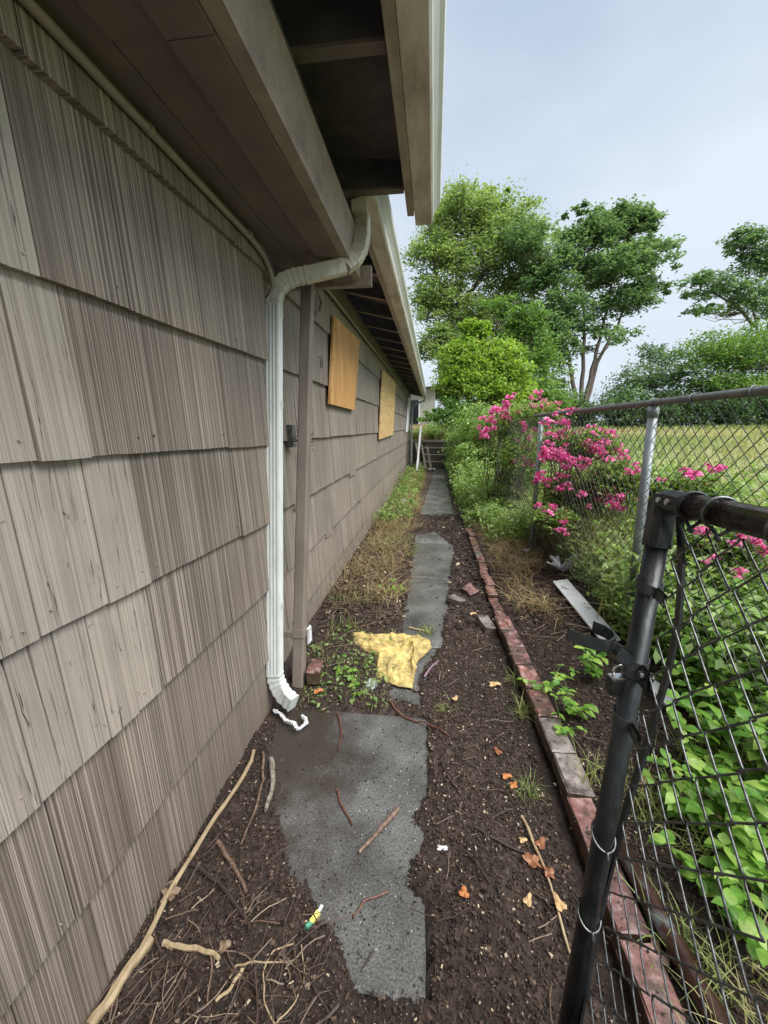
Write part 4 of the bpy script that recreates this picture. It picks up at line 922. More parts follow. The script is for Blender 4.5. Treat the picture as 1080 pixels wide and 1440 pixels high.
MB().obox(c+np.array([-.012,-.020,0]), (.006,.008,0), (-.005,.003,0), (0,0,.005), jit=.002).build('green_end', M['green_plastic'], o)
MB().obox(c+np.array([.010,.022,0]), (.003,.009,0), (-.004,.001,0), (0,0,.004), jit=.001).build('tip', M['white_plastic'], o)
# frayed white plastic under the downspout shoe
P = [gz(x_, y_, .03) for x_, y_ in [(386,1000),(395,1003),(402,1012),(413,1018),(418,1026),(426,1020),(431,1014),(426,1006)]]
mb = MB()
P = densify(P, .012)
for k in range(3): mb.tube([p + np.array([rnd.uniform(-.006,.006), rnd.uniform(-.006,.006), rnd.uniform(-.008,.006)]) for p in P], [rnd.uniform(.003,.009) for _ in P], 5)
o = mb.build('torn_plastic', M['white_plastic']); props(o, 'torn white plastic scrap under the downspout shoe', 'litter')

# yellow cloth
out = [gp(*p)[:2] for p in [(493,893),(505,892),(520,898),(545,896),(575,897),(604,903),(607,915),(596,927),(587,934),(584,950),(580,972),(562,970),(545,965),(529,955),(528,942),(531,928),(527,924),(512,921),(500,910)]]
ctr = np.mean([out[5], out[12], out[8], out[2]], axis=0); mR, mA = 34, 170
ang = []; 
per = np.array(out + [out[0]]); seg_ = np.linalg.norm(np.diff(per, axis=0), axis=1); cum = np.concatenate([[0], np.cumsum(seg_)])
V = []
for j in range(mR+1):
    for k in range(mA):
        t = cum[-1]*k/mA; q = np.array([np.interp(t, cum, per[:,0]), np.interp(t, cum, per[:,1])])
        p = ctr + (q-ctr)*(j/mR)
        if j == mR: p = p + np.array([rnd.uniform(-.004,.004), rnd.uniform(-.004,.004)])
        V.append(p)
V = np.array(V); xx, yy_ = V[:,0], V[:,1]
def ridge(x, y, x0, y0, ang_, w, L, h):
    u_ = (x-x0)*math.cos(ang_)+(y-y0)*math.sin(ang_); v_ = -(x-x0)*math.sin(ang_)+(y-y0)*math.cos(ang_)
    v_ = v_ + .03*np.sin(u_*16)
    return h*np.exp(-np.abs(v_/w*1.3)**1.3)*np.exp(-(u_/L)**4)
wx_, wy_ = xx + .10*(vnoise(xx, yy_, 5, 61)-.5), yy_ + .10*(vnoise(xx, yy_, 5, 62)-.5)
hz = .012 + .010*vnoise(xx, yy_, 6, 31) + .020*(1-np.abs(vnoise(wx_, wy_, 7, 32)*2-1))**7 + .012*(1-np.abs(vnoise(wx_*1.5, wy_*.7, 13, 35)*2-1))**6
cr_ = gp(570, 930)
for a_, w, L, h, dx, dy in [(q[0], q[1]*.75, q[2]*1.3, q[3]*.65, q[4], q[5]) for q in ((1.25,.016,.16,.045,-.02,0),(1.9,.015,.15,.04,.05,-.03),(2.4,.014,.12,.03,.08,.03),(0.9,.014,.14,.032,-.10,.02),(.15,.016,.15,.03,-.10,.12),(2.9,.013,.12,.026,.0,.12),(1.5,.012,.1,.03,.10,-.08),(0.4,.013,.1,.025,-.02,-.12))]:
    hz = hz + ridge(xx, yy_, cr_[0]+dx, cr_[1]+dy, a_, w, L, h)
edge = np.repeat(np.linspace(0, 1, mR+1), mA); hz = hz*(1 - 0.8*sst(.9, 1.0, edge)) + .010
V3 = np.column_stack([xx, yy_, hz + .006]); B3 = V3 - np.array([0, 0, .003]); nV = len(V3)
fs = []
for j in range(mR):
    for k in range(mA):
        a, b, c_, d = j*mA+k, j*mA+(k+1) % mA, (j+1)*mA+(k+1) % mA, (j+1)*mA+k
        fs.append((a, b, c_, d) if j else (a, c_, d)); 
fs2 = [tuple(nV+i_ for i_ in f[::-1]) for f in fs]
rim = [(mR*mA+k, mR*mA+(k+1) % mA, nV+mR*mA+(k+1) % mA, nV+mR*mA+k) for k in range(mA)]
o = MB().add(list(V3)+list(B3), fs+fs2+rim).build('yellow_cloth', M['cloth'], smooth=True); props(o, 'crumpled muddy yellow cloth lying across the path', 'cloth')
# sodden paper by the cloth
def scrap(px, py, s, mat, name, label, cat='litter', long=1.0, yaw=0., hgt=.3, z=None):
    c = gp(px, py) if z is None else gz(px, py, z); n, m = 9, 9; V = []
    for i_ in range(n):
        for j in range(m):
            u_, v_ = (i_/(n-1)-.5)*2, (j/(m-1)-.5)*2; r = 1-.25*abs(u_*v_)
            x_, y_ = u_*s*r*long*rnd.uniform(.85,1.1), v_*s*r*rnd.uniform(.85,1.1)
            V.append(c + np.array([x_*math.cos(yaw)-y_*math.sin(yaw), x_*math.sin(yaw)+y_*math.cos(yaw), .012 + s*hgt*rnd.random()]))
    B = [v-np.array([0,0,.003]) for v in V]; nn_ = len(V)
    q = [(i_*m+j, (i_+1)*m+j, (i_+1)*m+j+1, i_*m+j+1) for i_ in range(n-1) for j in range(m-1)]
    rim = [i_*m for i_ in range(n)] + [(n-1)*m+j for j in range(1, m)] + [i_*m+m-1 for i_ in range(n-2, -1, -1)] + [j for j in range(m-2, 0, -1)]
    L_ = len(rim)
    fs = q + [tuple(nn_+k for k in f[::-1]) for f in q] + [(rim[k], rim[(k+1) % L_], nn_+rim[(k+1) % L_], nn_+rim[k]) for k in range(L_)]
    o = MB().add(V+B, fs).build(name, M[mat]); return props(o, label, cat)
scrap(522, 968, .045, 'paper', 'crumpled_paper', 'sodden grey paper tucked against the left side of the yellow cloth', long=.8, yaw=.5, hgt=.6)
# white trim board and crumpled flashing on the bank
q = [gp(x_, y_) + np.array([0, 0, .03]) for x_, y_ in [(777,824),(797,821),(872,908),(848,914)]]
th = np.array([0, 0, .012]); V = [p for p in q] + [p+th for p in q]
o = MB().add(V, [(3,2,1,0),(4,5,6,7),(0,1,5,4),(1,2,6,5),(2,3,7,6),(3,0,4,7)]).build('white_board', M['white_trim']); props(o, 'flat white metal strip lying on the bank left of the gate', 'metal strip')
q = [gp(x_, y_) + np.array([0, 0, .05]) for x_, y_ in [(905,965),(922,975),(962,1000),(935,1008),(918,990)]]; V = [p for p in q] + [p+th for p in q]
o = MB().add(V, [(4,3,2,1,0),(5,6,7,8,9)] + [(k, (k+1) % 5, 5+(k+1) % 5, 5+k) for k in range(5)]).build('white_board', M['white_trim']); props(o, 'pointed white metal scrap behind the gate post', 'metal strip')
c = gp(788, 808) + np.array([0, 0, .03]); mb = MB()
for k in range(26):
    a_ = rnd.uniform(0, 6.28); d1 = np.array([math.cos(a_), math.sin(a_)*.8, rnd.uniform(.1,1.2)])*rnd.uniform(.05,.12); d2 = np.cross(d1, [rnd.random(), rnd.random(), .5]); d2 = nrm(d2)*rnd.uniform(.008,.022)
    mb.obox(c + d1*.5 + np.array([0,0,.02]), d1*.5, d2, nrm(np.cross(d1, d2))*.0012, jit=.006)
o = mb.build('crumpled_flashing', M['white_plastic']); props(o, 'crumpled silver flashing at the far end of the white strip', 'scrap metal')
scrap(740, 776, .05, 'paper', 'grey_rag', 'small grey rag on the bank amid dry grass', yaw=.3)
# litter at the foot of the steps
for px, py, s, mt, lb in ((601,651,.22,'cloth','flat yellowish cardboard left of the steps'),(613,645,.14,'white_plastic','white bag right below the steps'),(627,641,.28,'white_plastic','pale sheet of plastic on the weeds beside the steps'),
                       (607,662,.12,'white_plastic','white wrapper lowest in the heap before the steps'),(617,655,.12,'paper','grey wrapper between the white bags by the steps'),(566,708,.09,'paper','grey clod of paper in the dry grass by the wall')):
    scrap(px, py, s, mt, 'litter_scrap', lb, hgt=.8)

# mulch chips, thick near the camera
def scatter(n, xr, yr, f=None):
    x = rng.uniform(*xr, n); y = rng.uniform(*yr, n)
    return x, y
def chips(name, n, xr, yr, sz, label, slabp=0.05, ypow=1.0):
    x = rng.uniform(*xr, n); y = yr[0] + (yr[1]-yr[0])*rng.random(n)**ypow
    z, sl = ground_at(x, y); keep = (~sl) | (rng.random(n) < slabp*1.8*(0.4+2.2*vnoise(x, y, 6, 77)**3)); onb = (x > edge_x(2)-.02) & (x < .60) & (y < 6); keep &= (~onb) | (rng.random(n) < .035); z = np.where(onb, np.where(y < 2.6, .106, .086), z)
    x, y, z, sl = x[keep], y[keep], z[keep], sl[keep]; n = len(x)
    s = np.minimum(rng.lognormal(math.log(sz), .45, n), sz*2.6)*np.where(sl, .6, 1); C = np.column_stack([x, y, z + s*.18 + .003])
    Nn = rng.normal(size=(n, 3))*.45; Nn[:, 2] = 1; Nn = nrm(Nn); A = nrm(np.cross(Nn, rng.normal(size=(n, 3)))); B = np.cross(Nn, A)
    la, lb = s[:, None], (s*rng.uniform(.25, .8, n))[:, None]; h = Nn*(s*.22)[:, None]
    j = lambda: 1 + rng.uniform(-.35, .35, (n, 1))
    a = C-A*la*.5*j()-B*lb*.5*j(); b = C+A*la*.5*j()-B*lb*.5*j(); c = C+A*la*.5*j()+B*lb*.5*j(); d = C-A*la*.5*j()+B*lb*.5*j()
    Q = np.stack([a+h, b+h*.6, c+h, d+h*.7,  a-h, b-h, b+h*.6, a+h,  b-h, c-h, c+h, b+h*.6,  c-h, d-h, d+h*.7, c+h,  d-h, a-h, a+h, d+h*.7], 1)
    t = np.repeat(np.clip(rng.beta(1.6, 2.6, n) + (rng.random(n) < .05)*.6, 0, 1), 5)
    o = mesh_np(name, Q.reshape(-1, 3), 4, t, M['chips'], kind='stuff'); o['label'] = label
chips('mulch_chips', 88000, (-.79, 1.5), (.3, 2.6), .0048, 'dark bark mulch and wood chips along the path', ypow=1.0)
chips('mulch_chips', 14000, (-.85, 1.6), (2.6, 6.5), .015, 'coarser mulch farther along the path', ypow=1.3, slabp=.04)
# fine dead stems
def litter_twigs(n, xr, yr, Ls, rad, label, tlo, thi):
    mb = MB()
    for _ in range(n):
        x, y = rnd.uniform(*xr), rnd.uniform(*yr); zz, sl = ground_at(np.array([x]), np.array([y]))
        if sl[0] and rnd.random() < .85: continue
        if .44 < x < .62: continue
        a = rnd.uniform(0, 3.14); L = rnd.uniform(*Ls); p = np.array([x, y, float(zz[0])+.010])
        pts = [p]; 
        for k in range(4):
            a += rnd.uniform(-.35, .35); p = p + np.array([math.cos(a)*L/4, math.sin(a)*L/4, rnd.uniform(-.003, .006)])
            if p[0] < -.785: break
            p[2] = max(p[2], bh(p[0], p[1])+.008); pts.append(p)
        if len(pts) > 2: mb.tube(pts, rnd.uniform(*rad), 3, rnd.uniform(tlo, thi))
    o = mb.build('twig_litter', M['twig']); props(o, label, None, None, 'stuff')
litter_twigs(260, (-.78, -.25), (.45, 0.85), (.03, .14), (.0006, .0018), 'dead stems and fine twigs heaped at the wall foot', 0, .95)
litter_twigs(150, (-.78, -.35), (.8, 1.5), (.02, .08), (.0005, .0012), 'fine brown twigs in the soil by the wall', 0, .7)
litter_twigs(450, (0.03, 1.4), (.5, 3.2), (.03, .14), (.0007, .002), 'fine twigs scattered over the mulch', 0, .95)
litter_twigs(700, (-.82, -.22), (2.0, 6.0), (.06, .2), (.001, .0025), 'dead stems on the strip between wall and path', .3, 1)
litter_twigs(500, (.6, 1.2), (2.2, 6.5), (.08, .3), (.001, .0028), 'dry stems over the bank', .5, 1)

# ------------------------------------------------------------------ grass
def blades(P, H, lean, wid, gs=None):
    """P (n,3) roots; returns quads (3 per blade) as (n*3*4,3)"""
    n = len(P); a = rng.uniform(0, 2*math.pi, n); D = np.column_stack([np.cos(a), np.sin(a), np.zeros(n)])
    S = np.column_stack([-np.sin(a), np.cos(a), np.zeros(n)]); rot = rng.uniform(-1.2, 1.2, n)[:, None]
    S = nrm(S*np.cos(rot) + D*np.sin(rot))
    L = (H*rng.uniform(.5, 1.15, n))[:, None]; le = (lean*rng.uniform(.2, 1.3, n))[:, None]
    up = np.array([0, 0, 1.0]); c = [P]
    for t, k in ((.35, .12), (.7, .48), (1.0, 1.0)): c.append(P + up*L*t*(1-.30*k*le) + D*L*le*k)
    w = (np.ones(n)*wid)[:, None]*rng.uniform(.7, 1.4, (n, 1)); ws = [w, w*.85, w*.6, w*.08]
    Q = []
    for i_ in range(3): Q.append(np.stack([c[i_]-S*ws[i_], c[i_]+S*ws[i_], c[i_+1]+S*ws[i_+1], c[i_+1]-S*ws[i_+1]], 1))
    return np.stack(Q, 1).reshape(-1, 3)
def grass(name, x, y, H, lean, wid, mat, tint, label, cat=None, kind='stuff', zoff=-.005):
    x = np.asarray(x); y = np.asarray(y); z = base_h(x, y) + zoff
    V = blades(np.column_stack([x, y, z]), H, lean, wid); t = np.repeat(np.clip(tint, 0, 1), 3)
    o = mesh_np(name, V, 4, t, M[mat]); return props(o, label, cat, None, kind)
def clumps(n, m, xr, yr, sp):
    cx = rng.uniform(*xr, n); cy = rng.uniform(*yr, n); x = (cx[:, None] + rng.normal(0, sp, (n, m))).ravel(); y = (cy[:, None] + rng.normal(0, sp, (n, m))).ravel()
    t = np.repeat(rng.random(n), m); return x, y, t
# between wall and path
x, y, t = clumps(230, 26, (-.82, -.28), (2.9, 14.2), .08); k_ = (x > -.85) & (x < -.18 + .015*(y-3)); x, y, t = x[k_], y[k_], t[k_]
grass('dry_grass', x, y, .15+.12*vnoise(x, y, 1.2, 41), 1.7, .0022, 'grass_dry', .25+.5*t+rng.normal(0,.15,len(x)), 'dry orange grass growing between wall and path')
x, y, t = clumps(90, 20, (-.82, -.2), (2.3, 14.2), .05); k_ = (x > -.85) & (x < -.12); x, y, t = x[k_], y[k_], t[k_]
grass('green_grass', x, y, .12, .7, .0028, 'grass_green', .4+.5*t, 'green grass tufts along the wall side of the path')
x, y, t = clumps(26, 22, (-.70, -.24), (1.75, 2.5), .03); k_ = x < -.2
grass('green_grass', x[k_], y[k_], .055, .8, .0022, 'grass_green', .45+.5*t[k_], 'low green weeds between downspouts and yellow cloth')
# bank
x, y, t = clumps(150, 30, (.62, 1.25), (2.6, 6.3), .06); k_ = (x > .6) & (vnoise(x, y, 1.6, 43) > .5) & ((x < .88) | (y > 3.3)); x, y, t = x[k_], y[k_], t[k_]
grass('dry_grass', x, y, .14, 1.8, .0022, 'grass_dry', .35+.5*t+rng.normal(0,.12,len(x)), 'flattened dry grass on the bank above the brick edging')
x, y, t = clumps(100, 34, (1.16, 1.6), (2.3, 5.4), .05)
grass('tall_grass', x, y, .34+.25*vnoise(x, y, 1.5, 44), .8, .0024, 'grass_green', .62+.35*t+rng.normal(0,.15,len(x)), 'tall pale green grass standing along the fence')
x, y, t = clumps(200, 30, (1.3, 3.4), (.7, 5.5), .08)
grass('tall_grass', x, y, .32, .7, .003, 'grass_green', .4+.4*t+rng.normal(0,.15,len(x)), 'grass beyond the fence among the roses')
x, y, t = clumps(60, 26, (.62, 1.2), (.45, 1.5), .04)
grass('green_grass', x, y, .13, 1.0, .0018, 'grass_green', .5+.5*t, 'thin grass on the soil behind the gate')
for px, py, h_, lb in ((625,1000,.07,'small grass tuft at the right end of the joint between the slabs'),(735,1010,.13,'grass tuft against the inside of the brick edging, beside the pink bricks'),(742,1120,.10,'mossy green tuft below the grey bricks'),(728,965,.12,'wispy tuft growing over the edging near the tan leaf'),
                   (600,760+130,.08,'grass tuft on the left edge of the path behind the cloth'),(555,835,.10,'bright green weed tuft beside the slab'),(575,915,.07,'low tuft above the yellow cloth')):
    p = gp(px, py); n = 60; x = p[0]+rng.normal(0,.022,n); y = p[1]+rng.normal(0,.022,n)
    grass('grass_tuft', x, y, h_*.9, .9, .0016, 'grass_green', rng.uniform(.35,1,n), lb, 'grass tuft', 'thing')
# field grass
n = 30000; r = 2 + 26*rng.random(n)**1.5; a = rng.uniform(-.05, 1.45, n); x = 1.3 + r*np.sin(a)*1.0; y = 1 + r*np.cos(a)
grass('field_grass', x, y, .14+.008*r, .9, .004+.0006*r, 'grass_field', vnoise(x, y, .22, 45)*.9+.05+rng.normal(0,.13,n), 'sunburnt tall grass covering the field behind the fence')
n = 5000; x = rng.uniform(-1.4, 2.5, n); y = rng.uniform(15.5, 22, n)
grass('field_grass', x, y, .5, .6, .008, 'grass_dry', .35+.5*rng.random(n), 'dry golden grass on the terrace above the steps')

# ------------------------------------------------------------------ foliage builders
def ell_pts(c, r, n, clump=.22, per=60, flat=.6):
    c = np.array(c); r = np.array(r); K = max(3, n // per)
    d = nrm(rng.normal(size=(K, 3))); d[:, 2] = np.where(d[:, 2] < -.35, -d[:, 2], d[:, 2]); rad = rng.random(K)**.40*rng.choice([1.0, 1.0, 1.0, 1.22], K)
    cc = c + d*rad[:, None]*r; ct = rng.random(K)
    idx = rng.integers(0, K, n); sp = clump*min(r)*rng.uniform(.6, 1.4, K)[idx][:, None]
    P = cc[idx] + rng.normal(size=(n, 3))*sp*np.array([1, 1, flat]); return P, ct[idx], cc
def tree(name, base, blobs, mat, label, cat='tree', trunks=None, lsize=.18, per=60, dens=1.0, tr=.22, group=None, tshift=0, clump=.22, branchp=.35, up=.5):
    """blobs: (px, py, rx_px, ry_px, depth, n)"""
    root = empty(name, tuple(base), label, cat, group); P, T, CC = [], [], []
    for (px, py, rx, ry, d, n) in blobs:
        c = dp(px, py, d); k = d/F; p, t, cc = ell_pts(c, (rx*k, rx*k, ry*k), int(n*dens), clump, per); P.append(p); T.append(t); CC.append(cc)
    P = np.vstack(P); T = np.concatenate(T); C = np.vstack(CC)
    g0 = base_h(P[:, 0], P[:, 1]); k_ = P[:, 2] > g0 + .05; P, T = P[k_], T[k_]
    mb = MB(); paths = trunks or [[tuple(base), tuple(C.mean(0))]]
    nodes = []
    for path_ in paths:
        q = densify([np.array(p, float) for p in path_], .6 if tr > .06 else .15); L_ = len(q)
        q = [p + np.array([rnd.uniform(-.25, .25)*tr, rnd.uniform(-.25, .25)*tr, 0]) if 0 < i_ < L_-1 else p for i_, p in enumerate(q)]
        mb.tube(q, [tr*(1-.8*i_/(L_-1)) for i_ in range(L_)], 8); nodes += q[1:]
    NN = np.array(nodes)
    for c in C:
        if rnd.random() > branchp: continue
        low = NN[NN[:, 2] < c[2] + .1]
        if len(low) == 0: low = NN
        j = np.argmin(np.linalg.norm(low - c, axis=1) + .6*np.abs(low[:, 2]-c[2]+np.linalg.norm(low-c, axis=1)*.6)); s = low[j]; m_ = (s+c)/2 + np.array([0, 0, -.08*np.linalg.norm(c-s)]) + rng.normal(size=3)*.05*np.linalg.norm(c-s)
        mb.tube([s, m_, c], [tr*.28, tr*.17, tr*.05], 4, cap=False)
    mb.build('trunk', M['bark'], root, smooth=True)
    mesh_np('crown', leaves(P, lsize, up), 4, np.clip(.25+.4*T+rng.normal(0, .16, len(P))+tshift, 0, 1), M[mat], root)
    return root
def tb_(px, py, d): return dp(px, py, d)
def base_at(px, d):
    p = dp(px, 600, d); return np.array([p[0], p[1], bh(p[0], p[1])-.05])
b = base_at(662, 30)
tree('maple_tree', b, [(650,322,52,46,30,6000),(612,375,42,45,30,4500),(700,325,48,42,30,5000),(680,385,58,45,30,6500),(745,350,40,32,30,3500),(612,440,38,42,30,4500),(730,415,45,40,30,4200),(660,460,50,45,30,5000),(615,500,35,40,29,3500),(690,290,30,16,30,1000),(720,470,40,45,29,3500),(665,520,45,40,29,3500),(635,298,30,18,30,1200)],
     'leaf_maple', 'tall pale green maple left of centre, its crown touching the gutter', trunks=[[b, tb_(650,480,30), tb_(645,430,30), tb_(650,370,30), tb_(665,310,30)], [tb_(648,450,30), tb_(615,390,30), tb_(605,350,30)], [tb_(648,430,30), tb_(690,370,30), tb_(710,320,30)], [tb_(650,460,30), tb_(700,430,30), tb_(745,360,30)]], lsize=.23, per=58, tr=.22, clump=.17, dens=1.0, up=.8, tshift=.22)
b = base_at(815, 27)
tree('maple_tree', b, [(880,318,42,24,27,3600),(828,345,42,32,27,4200),(900,372,46,28,27,3800),(850,392,55,34,27,5200),(775,395,40,42,27,4600),(795,455,48,40,27,4600),(878,432,40,28,27,3000),(770,505,40,45,26,3800),(915,410,26,20,27,1100),(840,480,50,25,27,1500),(760,555,45,40,25,3200),(735,350,34,34,27,2600),(750,480,36,40,26,2800),(900,330,26,20,27,1200),(815,300,20,12,27,500),(700,545,40,45,26,3000)],
     'leaf_dark', 'dark green multi-stemmed maple in the middle with bare slanting trunks', trunks=[[b, tb_(833,520,27), tb_(850,450,27), tb_(860,400,27), tb_(880,330,27)], [b, tb_(820,520,27), tb_(822,450,27), tb_(815,400,27), tb_(825,340,27)], [b, tb_(840,510,27), tb_(868,460,27), tb_(890,400,27), tb_(905,370,27)], [b, tb_(800,500,27), tb_(785,440,27), tb_(780,390,27)]], lsize=.24, per=55, tr=.17, clump=.18, dens=.95, up=.8, tshift=.18)
b = base_at(1075, 28)
tree('maple_tree', b, [(1045,345,26,20,28,1500),(1068,375,30,24,28,1600),(985,400,30,14,28,1000),(1020,415,34,18,28,1300),(1060,430,36,24,28,1700),(985,442,28,10,28,600),(1100,380,40,50,28,3000),(1110,450,40,30,28,1500),(965,418,14,8,28,250)],
     'leaf_dark', 'open branched tree at the right edge with sky between its limbs', trunks=[[b, tb_(1072,500,28), tb_(1062,450,28), tb_(1050,400,28), tb_(1045,350,28)], [tb_(1062,460,28), tb_(1035,430,28), tb_(1000,410,28), tb_(970,405,28)], [tb_(1072,480,28), tb_(1090,430,28), tb_(1105,380,28)]], lsize=.24, per=20, tr=.12, clump=.24, dens=.8, up=.7, tshift=.12)
b = base_at(1030, 25)
tree('bush', b, [(1000,512,44,40,25,4500),(1045,512,52,46,25,5500),(1010,560,55,32,25,5500),(1070,570,40,35,24,3500),(1110,530,50,60,25,5000)], 'leaf_mid', 'broad rounded bush under the open tree at the right', 'bush', lsize=.16, per=50, tr=.15, tshift=.12, clump=.2)
b = base_at(905, 27)
tree('bush', b, [(905,545,42,32,27,3200),(925,510,26,24,27,1300),(870,575,36,25,26,2600),(940,575,36,24,26,2600),(955,540,20,30,27,900)], 'leaf_dark', 'small ragged tree between the dark maple and the rounded bush', 'bush', lsize=.18, per=45, tr=.12, tshift=.08)
for px, lb, hh in ((770,'low dark hedge bush behind the rail of the fence, leftmost',20),(820,'dark hedge bush below the slanting trunks',18),(868,'dark hedge bush behind the nearer fence post',20),(915,'hedge bush right of the nearer fence post',22),(965,'deep green hedge bush below the ragged tree',26),(1015,'dark hedge bush seen through the mesh near the right edge',28),(1068,'hedge bush at the right edge above the gate rail',30)):
    b = base_at(px, 23); tree('hedge_bush', b, [(px,588,30,hh,23,3600),(px,602,32,12,22.5,1200)], 'leaf_hedge', lb, 'bush', lsize=.15, per=60, tr=.06, group='hedge bushes along the back of the field')
b = base_at(735, 17)
tree('bush', b, [(735,470,26,38,17,2600),(745,520,34,40,17,4200),(720,560,40,35,16,3800),(700,440,24,20,18,1500),(765,575,34,30,16,2800)], 'leaf_mid', 'mid green bush directly behind the lime shrub', 'bush', lsize=.13, per=60, tr=.10, tshift=.05)
b = base_at(680, 13)
tree('lime_shrub', b, [(668,478,15,22,13,1500),(684,466,9,16,13,400),(652,462,7,14,13,300),(652,508,28,26,13,3000),(688,515,34,30,13,3600),(660,550,40,30,13,3600),(705,560,34,30,13,2600),(640,498,18,18,13,900),(715,500,20,24,13,1200),(640,540,28,34,13,2200),(725,545,26,34,13,2000),(665,462,16,12,13,500)], 'leaf_lime', 'bright lime yellow shrub at the end of the path', 'shrub', lsize=.11, per=34, tr=.07, up=.2, clump=.2)
b = base_at(642, 12.5)
tree('bush', b, [(638,590,22,26,12.5,3000),(655,600,26,26,12,3200),(630,570,15,18,13,1200)], 'leaf_mid', 'deep green bush spilling over the right side of the steps', 'bush', lsize=.08, per=60, tr=.03, tshift=-.08)
b = base_at(700, 9)
tree('bush', b, [(680,605,38,34,9.5,4600),(715,600,36,30,8.5,4200),(745,595,26,24,8,2600),(655,625,24,26,10.5,2600),(670,650,30,24,8.5,2600),(715,640,30,30,7.5,3000)], 'weed', 'loose light green bush behind the left end of the roses', 'bush', lsize=.06, per=60, tr=.025, tshift=.12)
# far-left greenery beyond the house end
b = base_at(612, 24); tree('bush', b, [(622,560,14,26,24,1600),(612,590,22,12,22,1500)], 'leaf_mid', 'green bush in front of the neighbouring house', 'bush', lsize=.13, tr=.05)

# weeds on the bank, beyond the brick edging
def weeds(name, n, xr, yr, hgt, size, label, mat='weed', cond=None, ts=0.0, per=18, flowers=0):
    K = n // per; cx = rng.uniform(*xr, K); cy = rng.uniform(*yr, K)
    if cond is not None: k_ = cond(cx, cy); cx, cy = cx[k_], cy[k_]; K = len(cx)
    hh = hgt*(.45 + .8*vnoise(cx, cy, 1.3, 51))*rng.uniform(.7, 1.15, K); gx = base_h(cx, cy)
    tt = rng.random((K, per)); lx = rng.normal(0, 1, (K, 1))*.18; ly = rng.normal(0, 1, (K, 1))*.18
    X_ = cx[:, None] + lx*tt*hh[:, None] + rng.normal(0, .035, (K, per)); Y_ = cy[:, None] + ly*tt*hh[:, None] + rng.normal(0, .035, (K, per)); Z_ = gx[:, None] + tt*hh[:, None]
    P = np.stack([X_, Y_, Z_], -1).reshape(-1, 3); T = np.repeat(rng.random(K), per)
    V = leaves(P, size, .5, .5)
    tint = np.clip(.2+.4*T + .25*tt.ravel()*0 + rng.normal(0, .15, len(P)) + ts, 0, .92)
    st = blades(np.column_stack([cx, cy, gx]), hh*1.0, .18, .0025)
    o = mesh_np(name, np.vstack([V, st]), 4, np.concatenate([tint, np.full(len(st)//4, .6)]), M[mat]); return props(o, label, None, None, 'stuff')
weeds('weeds', 30000, (.45, 1.6), (5.6, 15.2), .62, .06, 'leafy green weeds on the bank beside the far path', cond=lambda x, y: x > np.interp(y, [5.6, 7, 9, 15], [.62, .5, .46, .5]), ts=.3)
weeds('weeds', 9000, (.45, 1.1), (5.4, 8.5), .28, .045, 'low weeds spilling over the end of the brick edging', cond=lambda x, y: x > .5, ts=.3)
weeds('weeds', 5500, (1.15, 1.9), (1.5, 2.7), .55, .05, 'tall leafy weeds between the fence and the gate', ts=.25)
weeds('weeds', 5000, (.68, 1.3), (4.4, 6.6), .34, .045, 'light green weeds around the far fence post', ts=.32)
weeds('weeds', 16000, (1.22, 3.2), (2.3, 6.5), .55, .05, 'leafy undergrowth beneath the roses', ts=.25)
weeds('weeds', 4200, (1.18, 1.5), (2.2, 4.6), .22, .04, 'small green weeds at the foot of the fence', ts=.15)
weeds('weeds', 3500, (-.82, -.3), (5.5, 14.3), .26, .05, 'green weeds against the far part of the wall', ts=.15)
weeds('weeds', 900, (-.72, -.24), (1.76, 2.5), .06, .028, 'low green sprouts around the loose brick', ts=.2)
weeds('weeds', 5000, (-1.0, .6), (15.6, 18), .5, .09, 'weeds on the terrace above the steps', ts=.1)
weeds('weeds', 9000, (1.12, 2.6), (.55, 2.3), .35, .05, 'dense undergrowth behind the gate', ts=.05)

# ------------------------------------------------------------------ roses
def flower_mesh(seed, blooms=4):
    g = random.Random(seed); V = []; Fc = []; T = []
    for _ in range(blooms):
        c = np.array([g.uniform(-.035, .035), g.uniform(-.035, .035), g.uniform(-.03, .03)]); 
        for k in range(9):
            a = g.uniform(0, 6.28); e = g.uniform(-.3, 1.1); d = np.array([math.cos(a)*math.cos(e), math.sin(a)*math.cos(e), math.sin(e)]); s = nrm(np.cross(d, [g.random(), g.random(), g.random()]))
            r = g.uniform(.019, .031); b = len(V); m_ = c + d*r*.6; u_ = nrm(np.cross(d, s))
            V += [c, m_ + s*r*.55 + u_*r*.2, c + d*r*1.05 + u_*r*.35, m_ - s*r*.55 + u_*r*.2]; Fc += [(b, b+1, b+2), (b, b+2, b+3)]; t = g.random(); T += [t, t]
    me = bpy.data.meshes.new('rose_flower'); me.from_pydata([tuple(map(float, v)) for v in V], [], Fc)
    a_ = me.attributes.new('tint', 'FLOAT', 'FACE'); a_.data.foreach_set('value', np.array(T, np.float32)); me.materials.append(M['petal']); return me
FM = [flower_mesh(s, n) for s, n in ((1, 4), (2, 5), (3, 3), (4, 6))]
